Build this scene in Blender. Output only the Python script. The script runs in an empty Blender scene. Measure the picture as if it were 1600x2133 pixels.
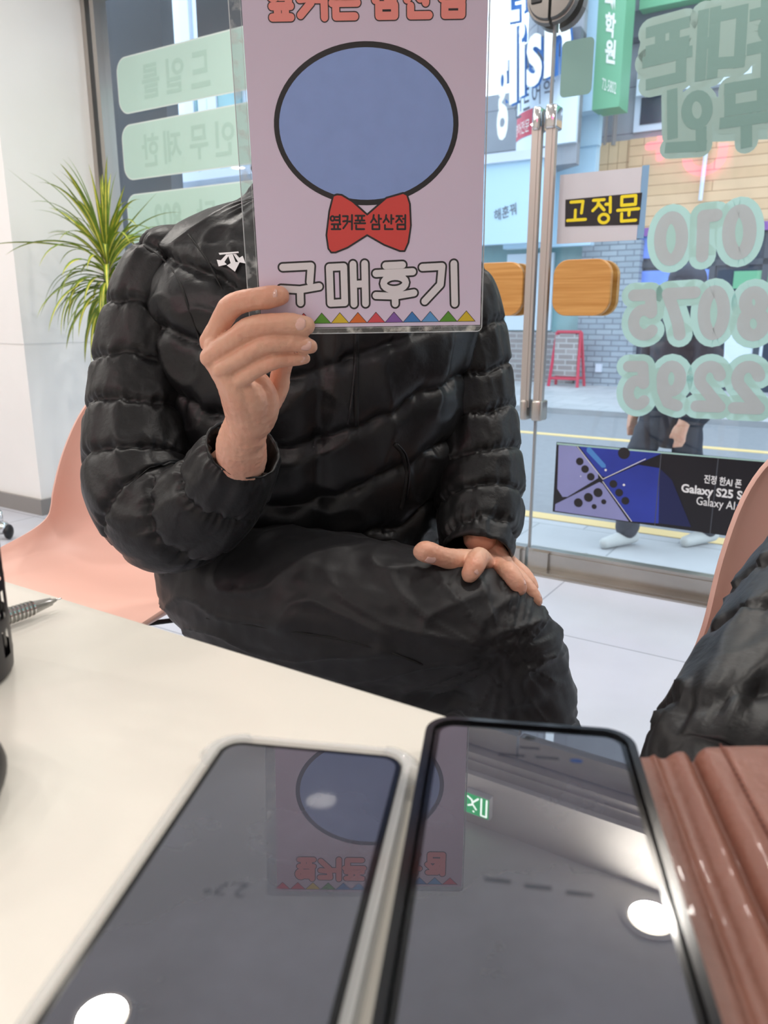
import bpy, math, random
from mathutils import Vector, Matrix, noise
from mathutils.bvhtree import BVHTree
random.seed(7)
sc = bpy.context.scene
C = sc.collection
PI = math.pi
# ---------------------------------------------------------------- camera, world, lights, exposure
PITCH = math.atan(411/1600.0); SP, CP = math.sin(PITCH), math.cos(PITCH); CAMH = .915
cam = bpy.data.cameras.new('camera'); co = bpy.data.objects.new('camera', cam); C.objects.link(co)
co.location = (0, 0, CAMH); co.rotation_euler = (PI/2-PITCH, 0, 0)
cam.sensor_fit = 'VERTICAL'; cam.sensor_height = 9.8; cam.lens = 9.8*1600/2133.0
cam.clip_start = .01; cam.clip_end = 200
cam.dof.use_dof = True; cam.dof.focus_distance = .80; cam.dof.aperture_fstop = 3.2
sc.camera = co
sc.view_settings.view_transform = 'Standard'; sc.view_settings.look = 'None'
sc.view_settings.gamma = 1; sc.view_settings.exposure = 0.0; sc.view_settings.use_curve_mapping = False
sc.cycles.use_denoising = True; sc.cycles.max_bounces = 10; sc.cycles.transparent_max_bounces = 24
sc.cycles.sample_clamp_indirect = 6
w = bpy.data.worlds.new('sky'); sc.world = w; w.use_nodes = True
bg = w.node_tree.nodes['Background']; bg.inputs[0].default_value = (.70, .84, 1, 1); bg.inputs[1].default_value = 2.9
LAMP_W = 10.6
# storefront frame: X right along the glass, Y outwards, Z up
FLOC = (.24, .34, 0)
ANG = math.atan2(-.536, .844); FM = Matrix.Rotation(ANG, 4, 'Z'); I4 = Matrix.Identity(4)
def L(x, y, z=0): return FM @ Vector((x, y, z))
def ray(px, py):
    x = px-800; y = 1066.5-py
    return Vector((x, 1600*CP+y*SP, y*CP-1600*SP))
def at(px, py, Y):
    v = ray(px, py); t = Y/v.y; return Vector((v.x*t, Y, CAMH+v.z*t))
def onz(px, py, z):
    v = ray(px, py); t = (z-CAMH)/v.z; return Vector((v.x*t, v.y*t, z))
def onn(px, py, N):     # point of the sight line in the plane y = N of the storefront frame (storefront coordinates)
    v = FM.inverted() @ ray(px, py); t = N/v.y; return Vector((v.x*t, N, CAMH+v.z*t))
lamp_sites = [(.87, 2.36), (-.41, 2.36), (-1.69, 2.36), (.87, 1.1), (-.41, 1.1), (-1.69, 1.1), (-2.9, -.3), (-2.9, 1.1), (.9, -2.0), (-.35, -2.0), (-1.57, -2.0), (-2.9, -2.0),
              (-4.2, 1.8), (-4.25, .52), (-4.25, -.8), (-5.44, -.8), (-5.44, .52), (-6.67, -2.1), (-4.2, -2.1)]
for k, (lx, ly) in enumerate(lamp_sites):
    la = bpy.data.lights.new('downlight_lamp', 'AREA'); la.shape = 'DISK'; la.size = .15; la.energy = LAMP_W
    la.color = (1, .945, .88)
    lo = bpy.data.objects.new('downlight_lamp', la); C.objects.link(lo); lo.location = L(lx, ly, 2.588)

# ---------------------------------------------------------------- materials
def srgb(h):
    if isinstance(h, str):
        h = [int(h[i:i+2], 16)/255 for i in (0, 2, 4)]
    return tuple(c/12.92 if c <= .04045 else ((c+.055)/1.055)**2.4 for c in h)
def mat(name, col, rough=.5, metal=0, spec=.5, var=0, vscale=8, bump=0, bscale=40, coat=0, trans=0, sheen=0, emit=0, alpha=1, ior=1.45, sss=0, stretch=(1, 1, 1)):
    m = bpy.data.materials.new(name); m.use_nodes = True; nt = m.node_tree; b = nt.nodes['Principled BSDF']
    c = srgb(col) if isinstance(col, str) else col
    b.inputs['Base Color'].default_value = (*c, 1); b.inputs['Roughness'].default_value = rough
    b.inputs['Metallic'].default_value = metal; b.inputs['Specular IOR Level'].default_value = spec; b.inputs['IOR'].default_value = ior
    b.inputs['Coat Weight'].default_value = coat; b.inputs['Transmission Weight'].default_value = trans
    b.inputs['Sheen Weight'].default_value = sheen; b.inputs['Alpha'].default_value = alpha
    if sss:
        b.inputs['Subsurface Weight'].default_value = sss; b.inputs['Subsurface Radius'].default_value = (.012, .004, .002); b.inputs['Subsurface Scale'].default_value = .5
    if emit:
        b.inputs['Emission Color'].default_value = (*c, 1); b.inputs['Emission Strength'].default_value = emit
    if var or bump:
        tc = nt.nodes.new('ShaderNodeTexCoord'); mp = nt.nodes.new('ShaderNodeMapping'); mp.inputs['Scale'].default_value = stretch
        nt.links.new(tc.outputs['Object'], mp.inputs[0])
    if var:
        n = nt.nodes.new('ShaderNodeTexNoise'); n.inputs['Scale'].default_value = vscale; n.inputs['Detail'].default_value = 5
        nt.links.new(mp.outputs[0], n.inputs['Vector'])
        r = nt.nodes.new('ShaderNodeValToRGB')
        r.color_ramp.elements[0].position = .3; r.color_ramp.elements[1].position = .7
        r.color_ramp.elements[0].color = (*[x*(1-var) for x in c], 1); r.color_ramp.elements[1].color = (*[min(1, x*(1+var)) for x in c], 1)
        nt.links.new(n.outputs['Fac'], r.inputs[0]); nt.links.new(r.outputs[0], b.inputs['Base Color'])
    if bump:
        n2 = nt.nodes.new('ShaderNodeTexNoise'); n2.inputs['Scale'].default_value = bscale; n2.inputs['Detail'].default_value = 6
        nt.links.new(mp.outputs[0], n2.inputs['Vector'])
        bp = nt.nodes.new('ShaderNodeBump'); bp.inputs['Strength'].default_value = bump; bp.inputs['Distance'].default_value = .004
        nt.links.new(n2.outputs['Fac'], bp.inputs['Height']); nt.links.new(bp.outputs[0], b.inputs['Normal'])
    return m
def glassmat(name, tint=(1, 1, 1), strength=1.0, rough=0, ior=1.5, streak=0):
    m = bpy.data.materials.new(name); m.use_nodes = True; nt = m.node_tree; nt.nodes.clear()
    o = nt.nodes.new('ShaderNodeOutputMaterial'); mx = nt.nodes.new('ShaderNodeMixShader'); t = nt.nodes.new('ShaderNodeBsdfTransparent')
    g = nt.nodes.new('ShaderNodeBsdfGlossy'); f = nt.nodes.new('ShaderNodeFresnel'); f.inputs[0].default_value = ior
    ge = nt.nodes.new('ShaderNodeNewGeometry'); io = nt.nodes.new('ShaderNodeMapRange'); io.inputs['To Min'].default_value = ior; io.inputs['To Max'].default_value = 1/ior
    nt.links.new(ge.outputs['Backfacing'], io.inputs['Value']); nt.links.new(io.outputs[0], f.inputs[0])
    t.inputs[0].default_value = (*tint, 1); g.inputs['Roughness'].default_value = rough
    mu = nt.nodes.new('ShaderNodeMath'); mu.operation = 'MULTIPLY'; mu.inputs[1].default_value = strength
    nt.links.new(f.outputs[0], mu.inputs[0]); last = mu.outputs[0]
    if streak:
        tc = nt.nodes.new('ShaderNodeTexCoord'); n = nt.nodes.new('ShaderNodeTexNoise'); n.inputs['Scale'].default_value = 90; n.inputs['Detail'].default_value = 8
        nt.links.new(tc.outputs['Object'], n.inputs['Vector'])
        r = nt.nodes.new('ShaderNodeMapRange'); r.inputs['From Min'].default_value = .5; r.inputs['From Max'].default_value = .75; r.inputs['To Max'].default_value = streak
        nt.links.new(n.outputs['Fac'], r.inputs['Value'])
        ad = nt.nodes.new('ShaderNodeMath'); ad.operation = 'ADD'; ad.use_clamp = True
        nt.links.new(last, ad.inputs[0]); nt.links.new(r.outputs[0], ad.inputs[1]); last = ad.outputs[0]
    nt.links.new(last, mx.inputs[0]); nt.links.new(t.outputs[0], mx.inputs[1]); nt.links.new(g.outputs[0], mx.inputs[2])
    nt.links.new(mx.outputs[0], o.inputs[0]); return m
def vinyl(name, col, tr=.5):           # back-lit window film: scatters light through
    m = bpy.data.materials.new(name); m.use_nodes = True; nt = m.node_tree; nt.nodes.clear()
    o = nt.nodes.new('ShaderNodeOutputMaterial'); mx = nt.nodes.new('ShaderNodeMixShader'); d = nt.nodes.new('ShaderNodeBsdfDiffuse'); t = nt.nodes.new('ShaderNodeBsdfTranslucent')
    c = srgb(col); d.inputs[0].default_value = (*c, 1); t.inputs[0].default_value = (*c, 1); mx.inputs[0].default_value = tr
    nt.links.new(d.outputs[0], mx.inputs[1]); nt.links.new(t.outputs[0], mx.inputs[2]); nt.links.new(mx.outputs[0], o.inputs[0]); return m
def brickmat(name, c1, c2, mortar, scale, bw=.5, rh=.25, rough=.8, ms=.02, sq=1, off=.5, vertical=True):
    m = mat(name, c1, rough); nt = m.node_tree; b = nt.nodes['Principled BSDF']
    tc = nt.nodes.new('ShaderNodeTexCoord'); br = nt.nodes.new('ShaderNodeTexBrick'); mp = nt.nodes.new('ShaderNodeMapping')
    mp.inputs['Rotation'].default_value = (PI/2, 0, 0) if vertical else (0, 0, -ANG)
    if name == 'floor_tiles': mp.inputs['Location'].default_value = FLOC
    nt.links.new(tc.outputs['Object'], mp.inputs[0]); nt.links.new(mp.outputs[0], br.inputs['Vector'])
    br.inputs['Color1'].default_value = (*srgb(c1), 1); br.inputs['Color2'].default_value = (*srgb(c2), 1); br.inputs['Mortar'].default_value = (*srgb(mortar), 1)
    br.inputs['Scale'].default_value = scale; br.inputs['Brick Width'].default_value = bw; br.inputs['Row Height'].default_value = rh; br.inputs['Mortar Size'].default_value = ms; br.offset = off
    n = nt.nodes.new('ShaderNodeTexNoise'); n.inputs['Scale'].default_value = 3; n.inputs['Detail'].default_value = 6
    nt.links.new(tc.outputs['Object'], n.inputs['Vector'])
    mr = nt.nodes.new('ShaderNodeMapRange'); mr.inputs['To Min'].default_value = .82; mr.inputs['To Max'].default_value = 1.12
    nt.links.new(n.outputs['Fac'], mr.inputs['Value'])
    mu = nt.nodes.new('ShaderNodeVectorMath'); mu.operation = 'SCALE'; nt.links.new(br.outputs['Color'], mu.inputs[0]); nt.links.new(mr.outputs[0], mu.inputs['Scale'])
    nt.links.new(mu.outputs[0], b.inputs['Base Color']); return m
def woodmat(name, c1, c2, scale=1, rough=.45, axis='X', coat=0):
    m = mat(name, c1, rough, coat=coat); nt = m.node_tree; b = nt.nodes['Principled BSDF']
    tc = nt.nodes.new('ShaderNodeTexCoord'); mp = nt.nodes.new('ShaderNodeMapping')
    mp.inputs['Scale'].default_value = (1.5*scale, 1.5*scale, 45*scale) if axis == 'X' else (30*scale, 30*scale, 2*scale)
    n = nt.nodes.new('ShaderNodeTexNoise'); n.inputs['Scale'].default_value = 2; n.inputs['Detail'].default_value = 6; n.inputs['Distortion'].default_value = .25
    r = nt.nodes.new('ShaderNodeValToRGB'); r.color_ramp.elements[0].position = .35; r.color_ramp.elements[1].position = .68
    r.color_ramp.elements[0].color = (*srgb(c1), 1); r.color_ramp.elements[1].color = (*srgb(c2), 1)
    nt.links.new(tc.outputs['Object'], mp.inputs[0]); nt.links.new(mp.outputs[0], n.inputs['Vector']); nt.links.new(n.outputs['Fac'], r.inputs[0]); nt.links.new(r.outputs[0], b.inputs['Base Color'])
    return m
M = dict(
    wall=mat('wall_paint', 'dedbd6', .7, var=.03, vscale=3), ceiling=mat('ceiling_paint', 'e9e7e2', .8),
    pillar=mat('pillar_panel', 'efeeec', .28, var=.03, vscale=2), base=mat('baseboard_grey', '8d8a88', .5),
    table=mat('table_laminate', 'eee9de', .32, spec=.4, bump=.02, bscale=300), tedge=mat('table_edge', 'e3ded4', .4),
    pink=mat('pink_plastic', 'e8bcae', .42, var=.02, vscale=3), chrome=mat('chrome', 'd8d8d8', .12, 1), alu=mat('brushed_aluminium', 'b9b3ad', .32, .85, var=.05, vscale=30, stretch=(1, 1, .05)),
    steel=mat('stainless_steel', 'aeaaa4', .28, .9, var=.08, vscale=12, stretch=(.1, 1, 1)), black=mat('black_plastic', '17171a', .4), dgrey=mat('dark_grey_metal', '4a4e57', .5),
    skin=mat('skin', 'deae95', .42, var=.06, vscale=26, bump=.22, bscale=160, sss=.12), nail=mat('fingernail', 'e9bcae', .2, coat=.6),
    nylon=mat('black_down_nylon', (.0075, .0075, .0085), .40, spec=.45, bump=.3, bscale=55, sheen=.02),
    nylon2=mat('black_nylon_sleeve', (.0075, .0072, .0078), .44, spec=.42, bump=.35, bscale=60, sheen=.02),
    trouser=mat('black_trouser_cloth', (.0115, .011, .0125), .5, spec=.4, bump=.2, bscale=40, sheen=.05), seam=mat('black_seam', (.004, .004, .004), .7),
    hair=mat('black_hair', (.012, .010, .009), .45, bump=.8, bscale=120), white=mat('white_print', 'e8e8ea', .5), shoe=mat('grey_sneaker', 'c9cbc8', .6),
    glass=glassmat('storefront_glass', (.97, .985, .985)), lamin=glassmat('laminate_film', (.93, .94, .95), 1.3, .02, 1.45, .12),
    leather=mat('brown_leather', '87594a', .46, var=.12, vscale=20, bump=.2, bscale=220, coat=.15), stitch=mat('brown_stitching', '5a2c22', .6),
    ink=mat('dark_ink', '221f22', .5), mint=vinyl('mint_film', 'c9e6dc', .12), mintedge=vinyl('mint_film_edge', 'e2efe8', .15), minttext=vinyl('mint_film_print', 'bcdbd0', .12),
    sage=vinyl('sage_film', '9ab2ac', .1), sagedark=vinyl('sage_film_dark', '7f9c96', .08), seafoam=vinyl('seafoam_film', 'b6dad3', .2), greynum=vinyl('grey_number_film', 'bcc4c6', .15),
)
M['lamedge'] = glassmat('sealed_laminate', (.86, .87, .88), 1.6, .12, 1.5, .75)
_r = [n for n in M['skin'].node_tree.nodes if n.type == 'VALTORGB'][0].color_ramp.elements; _c = srgb('deae95')
_r[0].color = (_c[0]*.97, _c[1]*.80, _c[2]*.76, 1); _r[1].color = (_c[0]*1.03, _c[1]*1.06, _c[2]*1.05, 1)
# ---------------------------------------------------------------- geometry helper
WM = {}
class G:
    def __init__(s): s.v = []; s.f = []; s.m = []
    def add(s, vs, fs, mi=0):
        o = len(s.v); s.v += [Vector(v) for v in vs]; s.f += [tuple(i+o for i in f) for f in fs]; s.m += [mi]*len(fs); return s
    def box(s, a, b, mi=0, bev=0):
        x0, y0, z0 = [min(a[i], b[i]) for i in range(3)]; x1, y1, z1 = [max(a[i], b[i]) for i in range(3)]
        if bev <= 0:
            return s.add([(x0, y0, z0), (x1, y0, z0), (x1, y1, z0), (x0, y1, z0), (x0, y0, z1), (x1, y0, z1), (x1, y1, z1), (x0, y1, z1)],
                         [(0, 3, 2, 1), (4, 5, 6, 7), (0, 1, 5, 4), (1, 2, 6, 5), (2, 3, 7, 6), (3, 0, 4, 7)], mi)
        pts = rrect(x1-x0, y1-y0, bev, 3); cx, cy = (x0+x1)/2, (y0+y1)/2; prof = [(z0, -bev*.6), (z0+bev*.3, -bev*.15), (z0+bev*.8, 0), (z1-bev*.8, 0), (z1-bev*.3, -bev*.15), (z1, -bev*.6)]
        rings = [[(cx+px*(1+2*d/(x1-x0)), cy+py*(1+2*d/(y1-y0)), z) for px, py in pts] for z, d in prof]
        return s.rings(rings, True, mi)
    def rings(s, rings, cap=True, mi=0, closed=True):
        n = len(rings[0]); vs = [p for r in rings for p in r]; fs = []
        for i in range(len(rings)-1):
            for j in range(n if closed else n-1):
                k = (j+1) % n; fs.append((i*n+j, i*n+k, (i+1)*n+k, (i+1)*n+j))
        if cap: fs.append(tuple(reversed(range(n)))); fs.append(tuple((len(rings)-1)*n+j for j in range(n)))
        return s.add(vs, fs, mi)
    def tube(s, pts, r, n=10, cap=True, mi=0):
        pts = [Vector(p) for p in pts]; rs = r if isinstance(r, (list, tuple)) else [r]*len(pts)
        fr = frames(pts); rings = []
        for p, (a, b), q in zip(pts, fr, rs):
            rings.append([p+(a*math.cos(2*PI*j/n)+b*math.sin(2*PI*j/n))*q for j in range(n)])
        return s.rings(rings, cap, mi)
    def sphere(s, c, r, n=12, sc_=(1, 1, 1), mi=0):
        c = Vector(c); rings = []
        for i in range(1, n):
            t = PI*i/n; rings.append([c+Vector((r*sc_[0]*math.sin(t)*math.cos(2*PI*j/(2*n)), r*sc_[1]*math.sin(t)*math.sin(2*PI*j/(2*n)), -r*sc_[2]*math.cos(t))) for j in range(2*n)])
        return s.rings(rings, True, mi)
    def prism(s, pts2, plane, d0, d1, mi=0):    # outline in a plane, given thickness
        a = [plane(u, v, d0) for u, v in pts2]; b = [plane(u, v, d1) for u, v in pts2]
        return s.rings([a, b], True, mi)
    def obj(s, name, m, parent=None, frame='W', smooth=False, bevel=0, sub=0):
        T = {'W': I4, 'F': FM, 'P': None}[frame]
        vs = s.v
        if frame != 'P':
            PM = WM[parent.name].inverted() if parent else I4
            vs = [PM @ (T @ v) for v in s.v]
        me = bpy.data.meshes.new(name); me.from_pydata([tuple(v) for v in vs], [], s.f); me.update()
        return link(name, me, m, parent, smooth, s.m if any(s.m) else None)
def link(name, me, m, parent=None, smooth=False, mi=None):
    ms = m if isinstance(m, (list, tuple)) else [m]
    me.materials.clear()
    for x in ms: me.materials.append(x)
    if mi: me.polygons.foreach_set('material_index', mi)
    if smooth:
        me.polygons.foreach_set('use_smooth', [True]*len(me.polygons))
        if smooth is not True: me.set_sharp_from_angle(angle=math.radians(smooth))
    o = bpy.data.objects.new(name, me); C.objects.link(o); WM[o.name] = I4.copy()
    if parent: o.parent = parent; WM[o.name] = WM[parent.name].copy()
    return o
def frames(pts):
    T = []
    for i in range(len(pts)):
        a = pts[max(0, i-1)]; b = pts[min(len(pts)-1, i+1)]; t = (b-a); T.append(t.normalized() if t.length > 1e-9 else Vector((0, 0, 1)))
    up = Vector((0, 0, 1)) if abs(T[0].z) < .9 else Vector((1, 0, 0)); a = (up-T[0]*up.dot(T[0])).normalized(); out = []
    for t in T:
        a = (a-t*a.dot(t)).normalized(); out.append((a, t.cross(a)))
    return out
def rrect(w_, h_, r, n=5):
    out = []
    for cx, cy, a0 in ((w_/2-r, h_/2-r, 0), (-w_/2+r, h_/2-r, 90), (-w_/2+r, -h_/2+r, 180), (w_/2-r, -h_/2+r, 270)):
        for i in range(n+1):
            a = math.radians(a0+90*i/n); out.append((cx+r*math.cos(a), cy+r*math.sin(a)))
    return out
def spline(pts, n):         # Catmull-Rom through any-dimensional points
    P = [tuple(p) for p in pts]; P = [tuple(2*a-b for a, b in zip(P[0], P[1]))]+P+[tuple(2*a-b for a, b in zip(P[-1], P[-2]))]; out = []
    for i in range(1, len(P)-2):
        for k in range(n):
            t = k/n; out.append(tuple(.5*((2*b)+(-a+c)*t+(2*a-5*b+4*c-d)*t*t+(-a+3*b-3*c+d)*t**3) for a, b, c, d in zip(P[i-1], P[i], P[i+1], P[i+2])))
    out.append(P[-2]); return out
def thing(name, label, cat, loc=(0, 0, 0), rotz=0, group=None, M_=None):
    o = bpy.data.objects.new(name, None); C.objects.link(o); o.empty_display_size = .1
    o.location = loc; o.rotation_euler = (0, 0, rotz); WM[o.name] = Matrix.Translation(Vector(loc)) @ Matrix.Rotation(rotz, 4, 'Z')
    if M_ is not None: o.matrix_basis = M_; WM[o.name] = M_.copy()
    o['label'] = label; o['category'] = cat
    if group: o['group'] = group
    return o
def tag(o, label, cat, group=None, kind=None):
    o['label'] = label; o['category'] = cat
    if group: o['group'] = group
    if kind: o['kind'] = kind
    return o
def struct(o, label=None):
    o['kind'] = 'structure'
    if label: o['label'] = label
    return o
def baked(me, mods):
    o = bpy.data.objects.new('tmp', me); C.objects.link(o)
    for t, kw in mods:
        md = o.modifiers.new('m', t)
        for k, v in kw.items(): setattr(md, k, v)
    dg = bpy.context.evaluated_depsgraph_get(); dg.update()
    r = bpy.data.meshes.new_from_object(o.evaluated_get(dg)); bpy.data.objects.remove(o); return r
def capsules(g, chain, n=14):
    ch = [(Vector(c[:3]), c[3]) for c in chain]
    for i, (p, r) in enumerate(ch):
        g.sphere(p, r, 9)
        if i+1 < len(ch):
            q, r2 = ch[i+1]
            if (q-p).length > 1e-5: g.tube([p, q], [r, r2], n)
def flesh(chains, voxel, smooth=6, extra=None, fac=.5):
    g = G()
    for c in chains: capsules(g, c)
    if extra: extra(g)
    me = bpy.data.meshes.new('flesh'); me.from_pydata([tuple(v) for v in g.v], [], g.f); me.update()
    return baked(me, [('REMESH', dict(mode='VOXEL', voxel_size=voxel)), ('SMOOTH', dict(factor=fac, iterations=smooth))])
def joinmesh(ms):
    g = G()
    for me in ms: g.add([v.co.copy() for v in me.vertices], [tuple(p.vertices) for p in me.polygons])
    return g
def displace(me, fn):
    ns = [v.normal.copy() for v in me.vertices]
    for v, n in zip(me.vertices, ns): v.co += n*fn(v.co)
    me.update()
# ---------------------------------------------------------------- stroke lettering
def arc(cx, cy, rx, ry, a0=0, a1=360, n=20): return [(cx+rx*math.cos(math.radians(a0+(a1-a0)*i/n)), cy+ry*math.sin(math.radians(a0+(a1-a0)*i/n))) for i in range(n+1)]
_j = [[(.08, .93), (.62, .93)], [(.36, .9), (.28, .7), (.05, .52)], [(.34, .78), (.62, .52)]]
_s = [[(.3, 1), (.24, .72), (.04, .5)], [(.28, .82), (.56, .52)]]
_p = [[(.08, .95), (.92, .95)], [(.08, .62), (.92, .62)], [(.32, .95), (.32, .62)], [(.68, .95), (.68, .62)]]
GL = {
 '구': [[(.06, .95), (.8, .95), (.76, .55)], [(0, .42), (.5, .37), (1, .43)], [(.5, .37), (.5, .04)]],
 '매': [[(.05, .95), (.05, .05), (.42, .05), (.42, .95), (.05, .95)], [(.66, 1), (.66, 0)], [(.96, 1), (.96, 0)], [(.66, .5), (.96, .5)]],
 '후': [[(.28, .98), (.72, .98)], [(.02, .8), (.98, .8)], arc(.5, .54, .29, .165), [(0, .25), (.5, .21), (1, .27)], [(.5, .26), (.5, .02)]],
 '기': [[(.05, .95), (.58, .95), (.52, .5), (.08, .1)], [(.9, 1), (.9, 0)]],
 '고': [[(.15, .92), (.82, .92), (.76, .4)], [(.42, .55), (.42, .1)], [(0, .1), (1, .1)]],
 '정': _j+[[(.92, 1), (.92, .42)], [(.7, .74), (.92, .74)], arc(.6, .18, .24, .17)],
 '문': [[(.18, .97), (.84, .97), (.84, .64), (.18, .64), (.18, .97)], [(0, .46), (1, .46)], [(.55, .46), (.55, .24)], [(.2, .32), (.2, .03), (.88, .03)]],
 '옆': [arc(.22, .76, .18, .16), [(.9, 1), (.9, .46)], [(.5, .87), (.9, .87)], [(.5, .64), (.9, .64)], [(.14, .36), (.98, .36)], [(.14, .02), (.98, .02)], [(.38, .36), (.38, .02)], [(.74, .36), (.74, .02)]],
 '커': [[(.02, .92), (.5, .92), (.45, .45), (.06, .08)], [(.05, .56), (.46, .6)], [(.92, 1), (.92, 0)], [(.62, .55), (.92, .55)]],
 '폰': _p+[[(.5, .62), (.5, .44)], [(0, .43), (1, .43)], [(.14, .28), (.14, .02), (.9, .02)]],
 '삼': _s+[[(.78, 1), (.78, .44)], [(.78, .74), (1, .74)], [(.18, .34), (.84, .34), (.84, .02), (.18, .02), (.18, .34)]],
 '산': _s+[[(.78, 1), (.78, .4)], [(.78, .74), (1, .74)], [(.18, .3), (.18, .02), (.92, .02)]],
 '점': _j+[[(.92, 1), (.92, .44)], [(.7, .74), (.92, .74)], [(.18, .34), (.92, .34), (.92, .02), (.18, .02), (.18, .34)]],
 '대': [[(.48, .93), (.06, .93), (.06, .1), (.5, .14)], [(.68, 1), (.68, 0)], [(.96, 1), (.96, 0)], [(.68, .52), (.96, .52)]],
 '휴': [[(.3, .98), (.7, .98)], [(.05, .83), (.95, .83)], arc(.5, .6, .26, .14), [(0, .36), (1, .36)], [(.33, .36), (.33, 0)], [(.67, .36), (.67, 0)]],
 '무': [[(.12, .95), (.88, .95), (.88, .58), (.12, .58), (.12, .95)], [(0, .38), (1, .38)], [(.5, .38), (.5, 0)]],
 '인': [arc(.3, .68, .25, .26), [(.9, 1), (.9, .28)], [(.2, .26), (.2, .02), (.96, .02)]],
 '0': [arc(.5, .5, .36, .46, n=32)], '1': [[(.25, .93), (.62, .93), (.62, .04)]], '7': [[(.06, .93), (.86, .93), (.66, .6), (.5, .3), (.42, .04)]],
 '5': [[(.85, .94), (.25, .94), (.2, .55)], arc(.46, .33, .38, .28, 130, -140, 22)], '8': [arc(.5, .73, .3, .21), arc(.5, .27, .37, .25)],
 '2': [arc(.48, .68, .34, .26, 165, -30, 16)+[(.12, .05)], [(.12, .05), (.9, .05)]], '9': [arc(.5, .67, .34, .28), [(.84, .67), (.8, .4), (.6, .14), (.25, .07)]],
}
def strokes(g, polys, width, place, mi=0, step=1e-5, d=0, cap=True, nd=10):
    """polys in the plane's own metres; place(u, v, d) gives the 3D point. Smooth runs become one ribbon each."""
    k = 0
    for poly in polys:
        P_ = [Vector(p) for p in poly]; P_ = [p for i, p in enumerate(P_) if i == 0 or (p-P_[i-1]).length > 1e-7]
        if len(P_) < 2: continue
        closed = (P_[0]-P_[-1]).length < 1e-6 and len(P_) > 8; runs = []; cur = [P_[0]]
        for i in range(1, len(P_)):
            cur.append(P_[i])
            if i < len(P_)-1 and (P_[i]-P_[i-1]).angle(P_[i+1]-P_[i]) > .6: runs.append(cur); cur = [P_[i]]
        runs.append(cur); loop = closed and len(runs) == 1
        for r in runs:
            k += 1; dd = d+step*(k % 12); L_ = []; n = len(r)
            for i, p in enumerate(r):
                a = r[i-1] if i > 0 else (r[-2] if loop else p); b = r[i+1] if i < n-1 else (r[1] if loop else p)
                t = (b-a).normalized(); nn = Vector((-t.y, t.x))*width/2; e = Vector((0, 0))
                if not cap and not loop: e = t*width/2*(-1 if i == 0 else (1 if i == n-1 else 0))
                L_ += [place(*(p+e-nn), dd), place(*(p+e+nn), dd)]
            g.add(L_, [(2*i, 2*i+2, 2*i+3, 2*i+1) for i in range(n-1)], mi)
            if cap and not loop:
                for p in (r[0], r[-1]):
                    k += 1; dd = d+step*(k % 12)
                    g.add([place(p[0]+width/2*math.cos(2*PI*j/nd), p[1]+width/2*math.sin(2*PI*j/nd), dd) for j in range(nd)], [tuple(range(nd))], mi)
class Plane:
    """flat surface: origin, two unit axes; normal points to the viewer side"""
    def __init__(s, o, ex, ey): s.o = Vector(o); s.ex = Vector(ex).normalized(); s.ey = Vector(ey).normalized(); s.n = s.ex.cross(s.ey).normalized()
    def P(s, u, v, d=0): return s.o+s.ex*u+s.ey*v+s.n*d
    def uv(s, px, py):
        v = ray(px, py); c = Vector((0, 0, CAMH)); t = (s.o-c).dot(s.n)/v.dot(s.n); q = c+v*t-s.o; return (q.dot(s.ex), q.dot(s.ey))
    def boxmap(s, tl, tr, bl):
        a, b, c = [Vector(s.uv(*p)) for p in (tl, tr, bl)]
        return lambda x, y: tuple(c+(b-a)*x+(a-c)*y)
def glyph(g, ch, bm, width, pl, **k): strokes(g, [[bm(x, y) for x, y in p] for p in GL[ch]], width, pl.P, **k)
def textmesh(s, bold=0.0):
    cu = bpy.data.curves.new('t', 'FONT'); cu.body = s; cu.size = 1; cu.offset = bold; cu.resolution_u = 3
    o = bpy.data.objects.new('t', cu); C.objects.link(o); dg = bpy.context.evaluated_depsgraph_get(); dg.update()
    me = bpy.data.meshes.new_from_object(o.evaluated_get(dg)); bpy.data.objects.remove(o); return me
def text(g, s, bm, pl, bold=0, d=0, mi=0):     # lettering stretched to fill a box
    me = textmesh(s, bold); xs = [v.co.x for v in me.vertices]; ys = [v.co.y for v in me.vertices]
    x0, x1, y0, y1 = min(xs), max(xs), min(ys), max(ys)
    g.add([pl.P(*bm((v.co.x-x0)/(x1-x0), (v.co.y-y0)/(y1-y0)), d) for v in me.vertices], [tuple(p.vertices) for p in me.polygons], mi)
FX = Vector((.844, -.536, 0)); FN = Vector((.536, .844, 0)); UZ = Vector((0, 0, 1))
def wallplane(N): return Plane(FN*N, FX, UZ)          # u = storefront x, v = height; normal faces the room
# ---------------------------------------------------------------- room shell
X0, X1, Y0, YG, HC = -8.0, 3.0, -3.2, 2.6, 2.6
M['floor'] = brickmat('floor_tiles', 'c5c8d2', 'c1c4cf', '9da0aa', 1, bw=.6, rh=.6, rough=.26, ms=.003, off=0, vertical=False)
struct(G().box((X0-.1, Y0-.1, -.12), (X1+.1, YG+.02, 0)).obj('floor', M['floor'], frame='F'))
o = G().box((X0-.1, Y0-.1, HC), (X1+.1, YG+.1, HC+.15)).obj('ceiling', M['ceiling'], frame='F'); struct(o)
struct(G().box((X0-.1, Y0-.1, 0), (X0, YG, HC)).obj('wall_left', M['wall'], frame='F'))
struct(G().box((X1, Y0-.1, 0), (X1+.1, YG, HC)).obj('wall_right', M['wall'], frame='F'))
struct(G().box((X0, Y0-.1, 0), (X1, Y0, HC)).obj('wall_back', M['wall'], frame='F'))
g = G().box((X0, 2.1, 0), (-3.24, YG+.012, .78)); g.box((X0, 2.104, .78), (-3.243, YG+.012, .788)); g.box((X0, 2.1, .788), (-3.24, YG+.012, HC))
struct(g.obj('wall_front', M['pillar'], frame='F'), 'white panelled pillar beside the shop window')
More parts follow.
